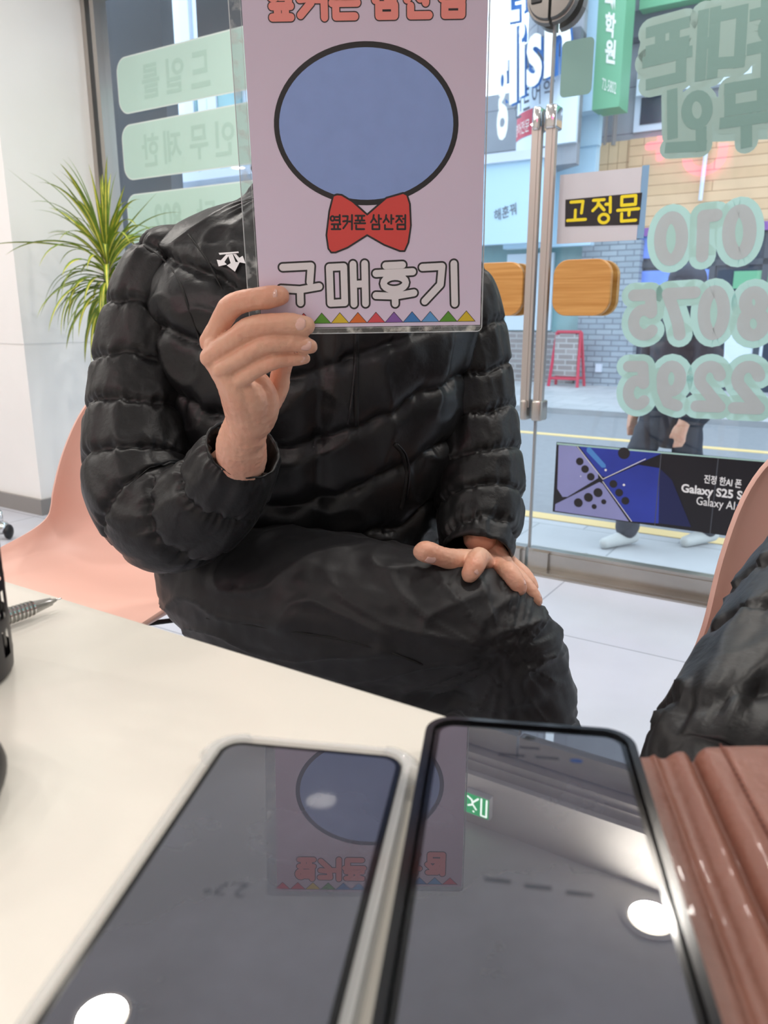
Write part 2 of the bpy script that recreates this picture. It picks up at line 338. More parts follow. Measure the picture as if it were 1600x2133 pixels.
struct(G().box((X0, 2.085, 0), (-3.225, 2.1, .075)).box((-3.24, 2.1, 0), (-3.225, YG-.05, .075)).obj('baseboard_front', M['base'], frame='F'))
struct(G().box((-3.24, 2.5, 2.38), (X1, YG+.12, HC)).obj('trim_1', M['wall'], frame='F'))
struct(G().box((-3.24, 2.53, 2.30), (X1, YG+.07, 2.38)).box((-3.24, 2.52, 2.33), (X1, 2.53, 2.335)).obj('trim_2', M['alu'], frame='F'))
struct(G().box((-3.24, 2.53, 0), (X1, 2.68, .012)).box((-3.24, 2.515, 0), (X1, 2.53, .006)).obj('trim_3', M['steel'], frame='F'))
# fixed window left of the doors and one right of them
def window(name, xa, xb, mull):
    f = G()
    for m_ in mull: f.box((m_-.013, 2.56, .07), (m_+.013, 2.63, 2.30))
    f.box((xa, 2.555, 0), (xb, 2.64, .08))
    o = struct(f.obj(name, M['alu'], frame='F'))
    p = G().box((xa, 2.595, .08), (xb, 2.605, 2.30)).obj('glass_pane', M['glass'], o, 'F')
    return o
window('window_1', -3.24, -1.93, (-3.225, -3.165, -1.935))
window('window_2', -.085, X1, (-.07, 1.1, X1-.02))
def door(name, xa, xb, seam_right, lab):
    g = G().box((xa+.004, 2.575, .004), (xb-.004, 2.625, .07)); g.box((xa+.004, 2.58, .07), (xb-.004, 2.62, .082))
    g.box((xa+.004, 2.58, 2.2), (xb-.004, 2.62, 2.295))
    o = struct(g.obj(name, M['steel'], frame='F'), lab)
    G().box((xa+.003, 2.595, .082), (xb-.003, 2.605, 2.2)).obj('glass_pane', M['glass'], o, 'F')
    s = xb if seam_right else xa; e = -1 if seam_right else 1
    a = s+e*.006; b = s+e*.038
    h = G()
    for yy in (2.545,):
        h.box((a, yy, .60), (b, yy+.022, 1.50)); h.box(((a+b)/2-.006, yy-.002, .60), ((a+b)/2+.006, yy+.024, 1.50))
    h.obj('pull_handle', M['alu'], o, 'F')
    for z in (.556, 1.49):
        G().box((a-.003, 2.535, z), (b+.003, 2.60, z+.07), bev=.008).obj('handle_bracket', M['chrome'] if z > 1 else M['steel'], o, 'F', smooth=40)
    G().box((s+e*.02, 2.56, .0), (s+e*.085, 2.64, .075)).obj('pivot_block', M['steel'], o, 'F')
    for yy, nm in ((2.545, 'inner'), (2.625, 'outer')):      # bamboo push plates either side of the glass
        c = -1.155 if seam_right else -.856
        G().rings([[(c+px, yy+t, 1.0+pz) for px, pz in [(q[0]*k, q[1]*k) for q in rrect(.193, .178, .05, 8)]] for t, k in ((0, .975), (.003, 1), (.021, 1), (.024, .975))]).obj('push_plate', M['bamboo'], o, 'F', smooth=40)
        G().tube([(c, 2.555, 1.0), (c, 2.64, 1.0)], .012).obj('plate_bolt', M['chrome'], o, 'F', smooth=40)
    # half-round lock box
    k = G(); R = .082; cz = 1.875; n = 18
    for yy0, yy1, sc1 in ((2.575, 2.56, 1), (2.56, 2.548, .86), (2.645, 2.625, 1)):
        pts = [(0, R), *[(R*math.sin(PI*i/n), R*math.cos(PI*i/n)) for i in range(1, n)], (0, -R)]
        k.rings([[(s+e*(.003+p*sc1), yy0, cz+q*sc1) for p, q in pts], [(s+e*(.003+p*sc1*.93), yy1, cz+q*sc1*.93) for p, q in pts]])
    lk = k.obj('door_lock', M['lock'], o, 'F')
    G().box((s+e*.025, 2.543, cz-.02), (s+e*.06, 2.55, cz+.03), bev=.004).obj('lock_knob', M['black'], lk, 'F')
    return o
M['bamboo'] = woodmat('bamboo', 'b8803f', 'cf9a58', 1.2, .35); M['lock'] = mat('lock_grey', '6d6966', .3, .6)
door('door_1', -1.93, -1.012, True, 'left glass door leaf with pull handle and bamboo plate')
door('door_2', -1.008, -.09, False, 'right glass door leaf with yellow and black notice')
# glass edge profile between the leaves
struct(G().box((-1.0125, 2.59, .08), (-1.0075, 2.61, 2.2)).obj('trim_4', M['lockedge'] if 'lockedge' in M else M['base'], frame='F'))
# ---------------------------------------------------------------- ceiling lights
M['lens'] = mat('downlight_lens', 'fff4e0', .5, emit=6); M['ring'] = mat('downlight_ring', 'f2f0ec', .5)
proto = None
for k, (lx, ly) in enumerate(lamp_sites):
    p = L(lx, ly, 2.6)
    if proto is None:
        proto = thing('ceiling_light', '', 'ceiling light', p, 0, 'round downlights in the ceiling')
        a = G().rings([[(r*math.cos(2*PI*j/40), r*math.sin(2*PI*j/40), z) for j in range(40)] for r, z in ((.078, -.002), (.098, -.002), (.1, -.008), (.086, -.012), (.078, -.006))], cap=False).obj('ring', M['ring'], proto, 'P', smooth=30)
        b = G().add([(.078*math.cos(2*PI*j/40), .078*math.sin(2*PI*j/40), -.005) for j in range(40)], [tuple(range(40))]).obj('lens', M['lens'], proto, 'P')
        t = proto
    else:
        t = proto.copy(); C.objects.link(t); t.location = p
        for ch in (a, b):
            c = ch.copy(); C.objects.link(c); c.parent = t
    t['label'] = 'round recessed downlight glowing warm white in the ceiling'
# exit sign over the door, seen in the right phone
t = thing('exit_sign', 'green emergency exit sign above the glass doors', 'sign', L(-1.13, 2.5, 2.49), ANG)
G().box((-.06, -.03, -.05), (.06, 0, .05), bev=.006).obj('housing', M['white'], t, 'P')
M['exitg'] = mat('exit_green', '12a05a', .4, emit=3); M['exitw'] = mat('exit_white', 'f4fff8', .4, emit=4)
g = G().add([(-.054, -.031, -.044), (.054, -.031, -.044), (.054, -.031, .044), (-.054, -.031, .044)], [(0, 1, 2, 3)]); g.obj('green_panel', M['exitg'], t, 'P')
g = G(); pl = Plane((0, -.0315, 0), (1, 0, 0), (0, 0, 1))
strokes(g, [[(.0, .018), (-.015, .0), (-.035, .01)], [(-.015, .0), (-.02, -.02), (-.038, -.03)], [(-.015, -.01), (.008, -.033)], [(-.012, .03), (-.01, .031)], [(.022, -.038), (.022, .036), (.045, .036), (.045, -.038)]], .008, pl.P); g.obj('running_figure', M['exitw'], t, 'P')
# pink U+ sign on the back wall, mirrored in the door glass
vp = onn(1473, 310, 2*YG-Y0); vr = onn(1510, 310, 2*YG-Y0)
M['neon'] = mat('magenta_sign', 'ff2f86', .4, emit=11)
t = thing('lit_wall_sign', 'glowing magenta U+ sign on the back wall', 'sign', L(vp.x, Y0+.02, vp.z), ANG)
g = G(); w_ = (vr.x-vp.x)
pl = Plane((0, .03, 0), (-1, 0, 0), (0, 0, 1))
strokes(g, [[(-w_, w_*1.35), (-w_, -w_*.5), *arc(0, -w_*.5, w_, w_*.8, 180, 360, 14), (w_, w_*1.35)]], w_*.55, pl.P, d=.03); g.obj('letter_u', M['neon'], t, 'P')
g = G(); strokes(g, [[(w_*1.9, w_*.4), (w_*3.3, w_*.4)], [(w_*2.6, -w_*.3), (w_*2.6, w_*1.1)]], w_*.5, lambda u, v, d: pl.P(u, v, d), d=.03); g.obj('plus_mark', M['neon'], t, 'P')
G().box((-3.8*w_, -.02, -1.9*w_), (1.6*w_, .0, 1.9*w_)).obj('backing_board', M['white'], t, 'P')
# ---------------------------------------------------------------- writing on the glass
PG = wallplane(2.590)
def sticker(name, m, label, cat, build, group=None, parent=None, thick=True):
    g = G(); build(g); o = g.obj(name, m, parent)
    if not parent: tag(o, label, cat, group)
    return o
def roundbar(tl, tr, bl, br, r):
    a, b, c, d = [PG.uv(*p) for p in (tl, tr, bl, br)]
    x0, x1 = (a[0]+c[0])/2, (b[0]+d[0])/2; z0, z1 = (c[1]+d[1])/2, (a[1]+b[1])/2
    return [((x0+x1)/2+px, (z0+z1)/2+pz) for px, pz in rrect(x1-x0, z1-z0, r, 8)]
bars = [(1.797, 2.016, ['신분증', '월통', '트'], 'top'), (1.52, 1.742, ['한', '제', '무'], 'middle'), (1.225, 1.448, ['802', '단', '기'], 'lowest')]
bl = ['mint green rounded window sticker, topmost of the three', 'mint green rounded window sticker, middle of the three', 'mint green rounded window sticker just above the jacket shoulder, lowest of the three']
bt = [((332, 340, 140), [('를', .09), ('일', .30), ('트', .53)]), None, None]
words = [['드', '일', '를'], ['한', '제', '무', '인'], ['802', '단']]
xs = [[-2.55, -2.70, -2.85], [-2.88, -2.74, -2.58, -2.43], [-2.80, -2.56]]
for i, (z0, z1, _, _) in enumerate(bars):
    pts = [((-3.06-1.99)/2+a, (z0+z1)/2+b) for a, b in rrect(1.07, z1-z0, .055, 8)]
    big = [((-3.06-1.99)/2+a, (z0+z1)/2+b) for a, b in rrect(1.082, z1-z0+.012, .06, 8)]
    g = G(); g.add([PG.P(u, v, .001) for u, v in pts], [tuple(range(len(pts)))]); o = g.obj('window_sticker', M['mint']); tag(o, bl[i], 'sticker', 'mint stickers on the left window')
    g = G(); g.add([PG.P(u, v, 0.0004) for u, v in big], [tuple(range(len(big)))]); g.obj('sticker_border', M['mintedge'], o)
    for wd, x in zip(words[i], xs[i]):
        g = G()
        w2 = .055 if len(wd) == 1 else .09
        text(g, wd, (lambda X, Y, x=x, w2=w2, z0=z0, z1=z1: (x+w2-2*w2*X, (z0+z1)/2-.07+.135*Y)), PG, .02, .0016)
        g.obj('sticker_print', M['minttext'], o)
# right door: 휴대폰 무인 and the telephone number, all seen from behind
def mirrored(rows, wo, wi, mo, mi_, d0, name, label, cat):
    root = None; g = G(); h = G()
    for ch, tl, tr, bl_ in rows:
        bm = PG.boxmap(tl, tr, bl_)
        glyph(g, ch, bm, wo, PG, d=d0, step=2e-5, nd=16); glyph(h, ch, bm, wi, PG, d=d0+.0004, step=2e-5, cap=mi_ is not M['sagedark'], nd=16)
        for pg_ in GL[ch]:
            if len(pg_) > 12:
                q_ = [bm(x, y) for x, y in pg_]; c_ = (sum(a for a, b in q_)/len(q_), sum(b for a, b in q_)/len(q_))
                g.add([PG.P(*p, d0+.00026) for p in q_]+[PG.P(*c_, d0+.00026)], [(k_, k_+1, len(q_)) for k_ in range(len(q_)-1)])
    o = g.obj(name, mo); tag(o, label, cat); h.obj('lettering_core', mi_, o); return o
def solidrow(g, pts, r): strokes(g, pts, r, PG.P, step=1e-5, nd=16)
o = mirrored([('폰', (1433, 40), (1350, 62), (1430, 160)), ('대', (1553, 12), (1462, 33), (1545, 140)), ('휴', (1665, -20), (1570, 5), (1660, 135))], .075, .030, M['sage'], M['sagedark'], .0005, 'window_lettering', 'large mirrored dark sage lettering high on the right door glass', 'lettering')
g = G()
for x0, x1, z0, z1 in (((-.735), (-.335), 1.605, 1.735),):
    g.add([PG.P(*p, .0003) for p in ((x0, z0), (x1, z0), (x1, z1+.02), (x0, z1-.0))], [(0, 1, 2, 3)])
g.obj('lettering_backing', M['sage'], o)
o = mirrored([('인', (1478, 190), (1392, 198), (1478, 305)), ('무', (1600, 165), (1510, 180), (1600, 290))], .062, .030, M['sage'], M['sagedark'], .0005, 'window_lettering', 'mirrored dark sage lettering above the wooden cladding seen through the right door', 'lettering')
g = G(); g.add([PG.P(*PG.uv(*p), .0003) for p in ((1385, 215), (1600, 190), (1600, 290), (1385, 300))], [(0, 1, 2, 3)]); g.obj('lettering_backing', M['sage'], o)
W1, W2 = .078, .036
mirrored([('0', (1432, 448), (1368, 450), (1428, 545)), ('1', (1510, 440), (1440, 446), (1506, 535)), ('0', (1572, 432), (1510, 438), (1570, 530))], W1, W2, M['seafoam'], M['greynum'], .0005, 'number_sticker', 'mirrored seafoam digits in the top row, three digits under the wooden cladding', 'sticker')
mirrored([('5', (1370, 608), (1312, 610), (1368, 702)), ('7', (1452, 602), (1382, 606), (1445, 700)), ('0', (1518, 602), (1460, 604), (1514, 700)), ('8', (1600, 602), (1542, 604), (1598, 700))], W1, W2, M['seafoam'], M['greynum'], .0005, 'number_sticker', 'mirrored seafoam digits ending in a seven and five across the passer-by head', 'sticker')
mirrored([('5', (1352, 758), (1302, 758), (1350, 848)), ('9', (1428, 758), (1372, 758), (1424, 852)), ('2', (1510, 758), (1448, 758), (1506, 852)), ('2', (1592, 758), (1526, 758), (1588, 856))], W1, W2, M['seafoam'], M['greynum'], .0005, 'number_sticker', 'mirrored seafoam digits in the lowest row, above the phone advertising strip', 'sticker')
g = G(); a, b = PG.uv(1172, 88), PG.uv(1232, 195)
g.add([PG.P((a[0]+b[0])/2+u, (a[1]+b[1])/2+v, .001) for u, v in rrect(b[0]-a[0], a[1]-b[1], .016, 6)], [tuple(range(28))]); tag(g.obj('square_sticker', M['sagedark']), 'plain grey green rounded sticker beside the door lock', 'sticker')
# fixed-door notice 고정문
a = PG.uv(1170, 368); b = PG.uv(1340, 350); c = PG.uv(1163, 508); d = PG.uv(1335, 497)
x0, x1, z0, z1 = -.962, -.700, 1.143, 1.356
t = thing('door_notice', 'white notice with yellow letters on black fixed to the right door glass', 'notice', L((x0+x1)/2, 2.588, z0), ANG)
M['paperback'] = mat('paper_grey', 'c9c6cc', .6); M['yellow'] = mat('yellow_print', 'e8d21e', .5); M['filmblue'] = vinyl('pale_blue_film', 'a9c6dc', .5)
G().box((x0, 2.586, z0), (x1, 2.5875, z1)).obj('paper', M['paperback'], t, 'F')
G().box((x1+.001, 2.586, z0+.004), (x1+.022, 2.5875, z1+.004)).obj('plastic_sleeve', M['filmblue'], t, 'F')
P2 = wallplane(2.5855)
g = G(); q = [P2.uv(*p) for p in ((1178, 416), (1338, 401), (1331, 468), (1177, 472))]; g.add([P2.P(*p) for p in q], [(0, 1, 2, 3)]); g.obj('black_band', M['ink'], t)
g = G()
for ch, tl, tr, bl_ in (('고', (1184, 418), (1222, 415), (1182, 464)), ('정', (1233, 414), (1275, 411), (1233, 466)), ('문', (1288, 409), (1332, 405), (1286, 463))):
    glyph(g, ch, P2.boxmap(tl, tr, bl_), .0095, P2, d=.0006)
g.obj('yellow_lettering', M['yellow'], t)
# phone advertising strip low on the right door
P3 = wallplane(2.588); bx0, bx1, bz0, bz1 = -.924, -.12, .228, .481
t = thing('advertising_strip', 'black and blue phone advertising strip low on the right door glass', 'advertising strip', L(bx0, 2.588, bz0), ANG)
M['adblack'] = mat('ad_black', '1b1a20', .35); M['adlav'] = mat('ad_lavender', '8b8fc0', .35, var=.12, vscale=3); M['adblue'] = mat('ad_blue', '2c3c9a', .35, var=.25, vscale=4); M['addeep'] = mat('ad_deep_blue', '1c2350', .35); M['adteal'] = mat('ad_teal', '4d86c8', .35)
G().box((bx0, 2.588, bz0), (bx1, 2.590, bz1)).obj('board', M['adblack'], t, 'F')
def flat(pts, d, m, name='picture_shape', par=None):
    g = G(); g.add([P3.P(*P3.uv(*p), d) for p in pts], [tuple(range(len(pts)))]); return g.obj(name, m, par or t)
flat([(1160, 922), (1598, 960), (1600, 963), (1161, 926)], .0008, M['seafoam'], 'top_edge')
flat([(1164, 927), (1200, 929), (1246, 985), (1246, 996), (1182, 1035), (1172, 1035), (1161, 1018)], .0006, M['adlav'])
flat([(1157, 1050), (1249, 1004), (1256, 1008), (1310, 1086), (1156, 1064)], .0006, M['adlav'])
flat([(1206, 929), (1380, 944), (1262, 994), (1254, 992)], .0006, M['adblue'])
flat([(1256, 1000), (1330, 968), (1374, 975), (1372, 1090), (1316, 1086)], .0007, M['adblue'])
flat([(1374, 975), (1400, 1000), (1440, 1098), (1372, 1090)], .0006, M['addeep'])
flat([(1223, 933), (1229, 931), (1262, 968), (1262, 974), (1254, 974), (1222, 940)], .0009, M['adteal'])
strokes(gg := G(), [[P3.uv(1203, 930), P3.uv(1256, 998)], [P3.uv(1256, 998), P3.uv(1345, 956)], [P3.uv(1256, 1003), P3.uv(1316, 1086)]], .0022, P3.P, d=.001); gg.obj('picture_lines', M['white'], t)
def lens(px, py, r, m='ink', nm='camera_lens'):
    u, v = P3.uv(px, py); G().add([P3.P(u+r*math.cos(2*PI*j/20), v+r*math.sin(2*PI*j/20), .0012) for j in range(20)], [tuple(range(20))]).obj(nm, M[m], t)
for px, py, r in ((1208, 961, .0135), (1219, 977, .0135), (1231, 993, .0135), (1205, 1047, .016), (1226, 1036, .016), (1246, 1026, .016), (1238, 1055, .009), (1258, 1045, .009), (1278, 1008, .0135), (1290, 1026, .0135), (1303, 1043, .0135), (1300, 944, .02)): lens(px, py, r)
for px, py, r in ((1262, 979, .004), (1300, 1010, .004), (1210, 992, .002)): lens(px, py, r, 'white', 'camera_flash')
g = G(); text(g, '진정 한AI 폰', P3.boxmap((1468, 988), (1546, 999), (1466, 1006)), P3, .02, .001); g.obj('small_slogan', M['white'], t)
g = G(); text(g, 'Galaxy S25 Series', P3.boxmap((1420, 1007), (1598, 1029), (1419, 1030)), P3, .03, .001); g.obj('main_slogan', M['white'], t)
g = G(); text(g, 'Galaxy AI', P3.boxmap((1452, 1034), (1532, 1045), (1450, 1056)), P3, .005, .001); g.obj('lower_slogan', M['white'], t)
u, v = P3.uv(1544, 1053); g = G()
for s_ in (1, .5): g.add([P3.P(u+s_*r*math.cos(a), v+s_*r*math.sin(a), .001) for a, r in [(PI*k/4, .016 if k % 2 == 0 else .004) for k in range(8)]], [tuple(range(8))])
g.obj('star_mark', M['adteal'], t)
for px in (1378, 1498): a_, b_ = P3.uv(px, 940), P3.uv(px-10, 1090); G().box((a_[0]-.0015, 2.5868, bz0), (a_[0]+.0015, 2.5878, bz1)).obj('sheet_joint', M['dgrey'], t, 'F')
# ---------------------------------------------------------------- outside
ST = -.45
def F_(px, py, N): q = onn(px, py, N); return q.x, q.z
M['asphalt'] = mat('asphalt', '8d9094', .85, var=.06, vscale=20); M['paving'] = brickmat('paving', 'c2c3c4', 'b6b8ba', '9a9c9e', 1, bw=.6, rh=.6, ms=.006, off=.5, vertical=False)
M['roadline'] = mat('road_line', 'e6c98c', .7); M['stone'] = brickmat('stone_cladding', 'a3a5aa', '989aa0', '6c6e74', 1, bw=1.5, rh=.75, ms=.008)
M['planks'] = brickmat('wood_cladding', 'd3ad86', 'dcb994', '9c7857', 1, bw=2.4, rh=.17, ms=.006); M['plankv'] = brickmat('wood_cladding_upright', 'd3ad86', 'd9b68f', '9c7857', 1, bw=.17, rh=4, ms=.006, off=0)
M['gbrick'] = brickmat('grey_brick', 'a9b3bb', '98a3ad', '7a838c', 1, bw=.3, rh=.1, ms=.012); M['bbrick'] = brickmat('brown_brick', 'a39a98', '8f8583', 'b5b1b0', 1, bw=.3, rh=.1, ms=.014)
M['signwhite'] = mat('sign_white', 'dce6ee', .5, var=.03, vscale=1); M['signblue'] = mat('sign_pale_blue', 'bcd9ea', .5); M['green'] = mat('sign_green', '74b089', .5)
M['dkglass'] = mat('dark_shopglass', '3a4150', .15, spec=.8); M['tealglass'] = mat('teal_shopglass', '7fa6a8', .15, spec=.8, var=.15, vscale=2); M['blueposter'] = mat('blue_poster', '7d9cf0', .4, var=.1, vscale=3); M['frame'] = mat('window_frame_white', 'd5dbe6', .4)
M['letterblue'] = mat('letter_blue', '2f6fb4', .4); M['letterwhite'] = mat('letter_white', 'f2efe4', .4); M['red'] = mat('red_paint', 'c93d55', .5); M['purple'] = mat('purple_strip', '8a5a9c', .5); M['slate'] = mat('slate_panel', '666b74', .55, var=.04, vscale=2)
M['pipe'] = mat('drain_pipe', '8f8580', .5); M['awning'] = mat('awning_red', 'b5485c', .6)
struct(G().box((-30, 2.7, ST-.3), (25, 4.9, ST)).obj('sidewalk', M['paving'], frame='F'))
struct(G().box((-3.3, YG+.08, ST), (3.1, 2.95, -.02)).box((-3.3, 2.95, ST), (3.1, 3.2, -.24)).obj('trim_5', M['paving'], frame='F'), 'stone entrance step outside the doors')
struct(G().box((-30, 4.9, ST-.3), (25, 10.8, ST-.03)).obj('road', M['asphalt'], frame='F'))
struct(G().box((-30, 5.02, ST-.03), (25, 5.17, ST-.025)).obj('road_marking', M['roadline'], frame='F'))
struct(G().box((-30, 8.75, ST-.03), (25, 8.9, ST-.025)).obj('road_marking', M['roadline'], frame='F'))
struct(G().box((-30, 10.8, ST-.3), (25, 15.0, ST+.05)).obj('far_sidewalk', M['paving'], frame='F'))
# main building across the road
N0 = 15.0
def rc(p, q, N): a = F_(*p, N); b = F_(*q, N); return min(a[0], b[0]), max(a[0], b[0]), min(a[1], b[1]), max(a[1], b[1])
bd = thing('corner_building', 'grey stone building with wooden cladding across the road', 'building', L(2, N0, ST), ANG)
xl = F_(1215, 500, N0)[0]
zc0 = F_(1300, 480, N0)[1]; zw1 = F_(1230, 305, N0)[1]
G().box((xl+.02, N0, ST), (16, N0+5, 12)).obj('stone_wall', M['stone'], bd, 'F')
xw = F_(1312, 310, 14.8)[0]
G().box((xw, N0-.2, zc0), (14, N0, zw1)).obj('wood_cladding', M['planks'], bd, 'F')
G().box((F_(1230, 310, 14.8)[0], N0-.16, zc0), (xw, N0, zw1)).obj('upright_cladding', M['plankv'], bd, 'F')
x_, _, z0_, z1_ = rc((1440, 450), (1600, 462), 14.78); G().box((F_(1312, 460, 14.78)[0], N0-.22, zc0-.14), (14, N0-.2, zc0)).obj('purple_strip', M['purple'], bd, 'F')
G().box((xw, N0-.05, ST), (14, N0+.0, zc0)).obj('shop_glass', M['dkglass'], bd, 'F')
G().box((xw, N0-.1, F_(1400, 557, 15)[1]), (14, N0-.05, F_(1400, 545, 15)[1])).obj('window_rail', M['dgrey'], bd, 'F')
for p, q in (((1325, 565), (1470, 690)), ((1330, 480), (1440, 535))):
    a = rc(p, q, 14.93); G().box((a[0], N0-.08, a[2]), (a[1], N0-.05, a[3])).obj('poster', M['blueposter'], bd, 'F')
a = rc((1480, 650), (1582, 785), 14.93); G().box((a[0], N0-.08, a[2]), (a[1], N0-.05, a[3])).obj('poster', M['signwhite'], bd, 'F')
a = rc((1530, 565), (1600, 600), 14.93); G().box((a[0], N0-.08, a[2]), (a[1], N0-.05, a[3])).obj('poster', M['green'], bd, 'F')
for px in (1318, 1400, 1480, 1590): x = F_(px, 600, 14.9)[0]; G().box((x-.05, N0-.1, ST), (x+.05, N0-.04, zc0)).obj('window_post', M['dgrey'], bd, 'F')
a = rc((1214, 505), (1312, 805), 14.7); G().box((a[0], 14.7, ST), (a[1], N0, a[3])).obj('brick_pier', M['gbrick'], bd, 'F')
a = rc((1243, 758), (1254, 775), 14.69); G().box((a[0], 14.62, a[2]), (a[1], 14.7, a[3])).obj('meter_box', M['frame'], bd, 'F')
# upper window and sign strip
a = rc((1325, 195), (1440, 262), 14.95); G().box((a[0], N0-.06, a[2]), (a[1], N0, a[3])).obj('window_frame', M['frame'], bd, 'F')
a = rc((1337, 203), (1432, 248), 14.93); G().box((a[0], N0-.08, a[2]), (a[1], N0-.06, a[3])).obj('window_pane', M['dkglass'], bd, 'F')
a = rc((1330, 150), (1420, 188), 14.8); G().box((a[0], N0-.25, a[2]), (a[0]+6, N0-.05, a[3])).obj('sign_strip', M['signwhite'], bd, 'F')
a = rc((1310, 25), (1600, 55), 14.8); G().box((a[0], N0-.35, a[2]+.15), (14, N0, a[2]+.55)).obj('stone_ledge', M['slate'], bd, 'F')
a = rc((1340, 0), (1600, 12), 14.6); G().box((a[0], N0-.6, a[3]-.2), (12, N0-.3, a[3]+1.4)).obj('green_fascia', M['green'], bd, 'F')
for px, y0, y1, r in ((1302, -60, 300, .035), (1264, 240, 302, .03), (1290, 160, 302, .025)):
    a = rc((px, y0), (px, y1), 14.85); G().tube([(a[0], 14.85, a[2]), (a[0], 14.85, a[3])], r, 8).obj('drain_pipe', M['pipe'], bd, 'F', smooth=40)
a = F_(1470, 300, 14.6); b = F_(1470, 415, 14.6); G().tube([(a[0], 14.7, a[1]), (a[0]-.02, 14.7, b[1])], .035, 8).obj('flag_pole', M['frame'], bd, 'F', smooth=40)
# green upright sign
NG = 13.6
t = thing('hanging_sign', 'tall green and white projecting academy sign on the building corner', 'sign', L(*F_(1270, 200, NG)[:1], NG, F_(1270, 225, NG)[1]), ANG)
a = rc((1252, -80), (1287, 222), NG); G().box((a[0]-.32, NG, a[2]), (a[0], NG+.6, a[3]+.5)).obj('white_side', M['signblue'], t, 'F')
G().box((a[0], NG, a[2]), (a[1]+.02, NG+.5, a[3]+.5)).obj('green_face', M['green'], t, 'F'); PGr = wallplane(NG-.01)
g = G()
for s_, y0, y1 in (('의', -45, 18), ('학', 24, 76), ('원', 80, 130)): text(g, s_, PGr.boxmap((1262, y0), (1284, y0+4), (1259, y1)), PGr, .04)
text(g, '72-5802', PGr.boxmap((1255, 162), (1284, 172), (1254, 186)), PGr, .0); g.obj('sign_lettering', M['letterwhite'], t)
# curved white academy drum
ND = 13.5; dc = F_(1205, 300, ND); cx = dc[0]; R = cx-F_(1064, 250, ND)[0]
cy = ND+R*.55
def drum(u, z, d=0):     # u = arc position measured as storefront x of the sight plane
    s_ = max(-.999, min(.999, (u-cx)/R)); an = math.asin(s_); return Vector((cx+(R+d)*math.sin(an), cy-(R+d)*math.cos(an)*.9, z))
t = thing('curved_facade', 'rounded white academy facade with blue edged English letters', 'building', L(cx, cy, ST), ANG)
def drumband(name, z0, z1, d, m, x0=-1.0, x1=.06):
    n = 24; g = G(); us = [cx+R*.999*math.sin(math.radians(-90+180*(x0+1)/2+(180*(x1-x0)/2)*i/n)) for i in range(n+1)]
    g.rings([[drum(u, z0, d) for u in us]+[drum(us[-1], z0, -.3), drum(us[0], z0, -.3)], [drum(u, z1, d) for u in us]+[drum(us[-1], z1, -.3), drum(us[0], z1, -.3)]]); return g.obj(name, m, t, 'F')
zt = F_(1100, 150, ND)[1]; zm = F_(1100, 232, ND)[1]; zb = F_(1100, 320, ND)[1]
drumband('stone_drum', zb-.3, 11, -.05, M['stone']); sb = rc((985, 205), (1080, 345), 15.2); G().box((sb[0]-.6, 15.2, sb[2]), (sb[1]+.4, 17, sb[3])).obj('side_wing', M['stone'], t, 'F'); drumband('white_sign_band', zb, zt, .08, M['signwhite']); drumband('grey_cornice', zt, zt+.35, .15, M['slate'])
class DP:
    def P(s, u, v, d=0): q = drum(u, v, .1+d); return FM @ q
dp = DP(); g = G(); wz = zt-zb; lx = cx-R*.93
pl35 = wallplane(12.92)
for s_, x0, x1, y0, y1 in (('건', 1072, 1086, 198, 250), ('트', 1090, 1104, 186, 232), ('어', 1108, 1126, 172, 222), ('학', 1131, 1156, 158, 208)): text(g, s_, pl35.boxmap((x0, y0), (x1, y0-6), (x0, y1)), pl35, .01)
g.obj('hangul_lettering', M['slate'], t)
g = G(); a0 = zb+.1*wz; text(g, '영어전문', (lambda X, Y: (cx+R*math.sin(math.radians(-58+24*X)), a0+wz*.12+.2*Y)), dp, .0, .01); g.obj('small_lettering', M['letterwhite'], t)
g = G(); n = 6; us = [cx+R*math.sin(math.radians(-62+30*i/n)) for i in range(n+1)]; g.rings([[drum(u, z, .09) for u in us] for z in (a0+.1, a0+.5)], False, closed=False); g.obj('red_label', M['red'], t, 'F')
PL_ = wallplane(12.75)
for nm, rows_ in (('letter_row', [('g', (1040, 135), (1064, 122), (1040, 300)), ('l', (1066, 60), (1082, 52), (1066, 222)), ('i', (1086, 52), (1099, 46), (1086, 206)), ('s', (1102, 82), (1134, 66), (1102, 190)), ('h', (1140, 20), (1196, -8), (1138, 168))]), ('letter_row', [('E', (1060, -78), (1086, -84), (1062, 52)), ('n', (1092, -30), (1118, -44), (1092, 30))])):
    for bold, m_, dd in ((.085, M['letterblue'], .0), (.025, M['letterwhite'], .1)):
        g = G()
        for ch, tl, tr, bl_ in rows_: text(g, ch, PL_.boxmap(tl, tr, bl_), PL_, bold, dd)
        g.obj(nm, m_, t)
# pale sign boards under the drum
a = rc((1000, 345), (1108, 505), 13.2); t2 = thing('shop_sign_board', 'pale blue shop sign board with dark brush lettering', 'sign', L(a[0], 13.2, a[2]), ANG)
G().box((a[0]-1.5, 13.2, a[2]), (a[1]+.3, 13.4, a[3])).obj('board', M['signblue'], t2, 'F'); P4 = wallplane(13.19)
G().box((a[0]-1.5, 13.1, a[3]), (a[1]+.3, 13.4, a[3]+.15)).obj('top_ledge', M['frame'], t2, 'F')
g = G(); text(g, '해훈꿔', P4.boxmap((1029, 437), (1075, 421), (1030, 462)), P4, .01); g.obj('brush_lettering', M['slate'], t2)
a = rc((1165, 308), (1230, 510), 14.0); t3 = thing('blank_sign_board', 'plain pale blue board on the building behind the door notice', 'sign', L(a[0], 14.0, a[2]), ANG)
G().box((a[0]-1.0, 14.0, a[2]), (a[1], 14.2, a[3])).obj('board', M['signblue'], t3, 'F')
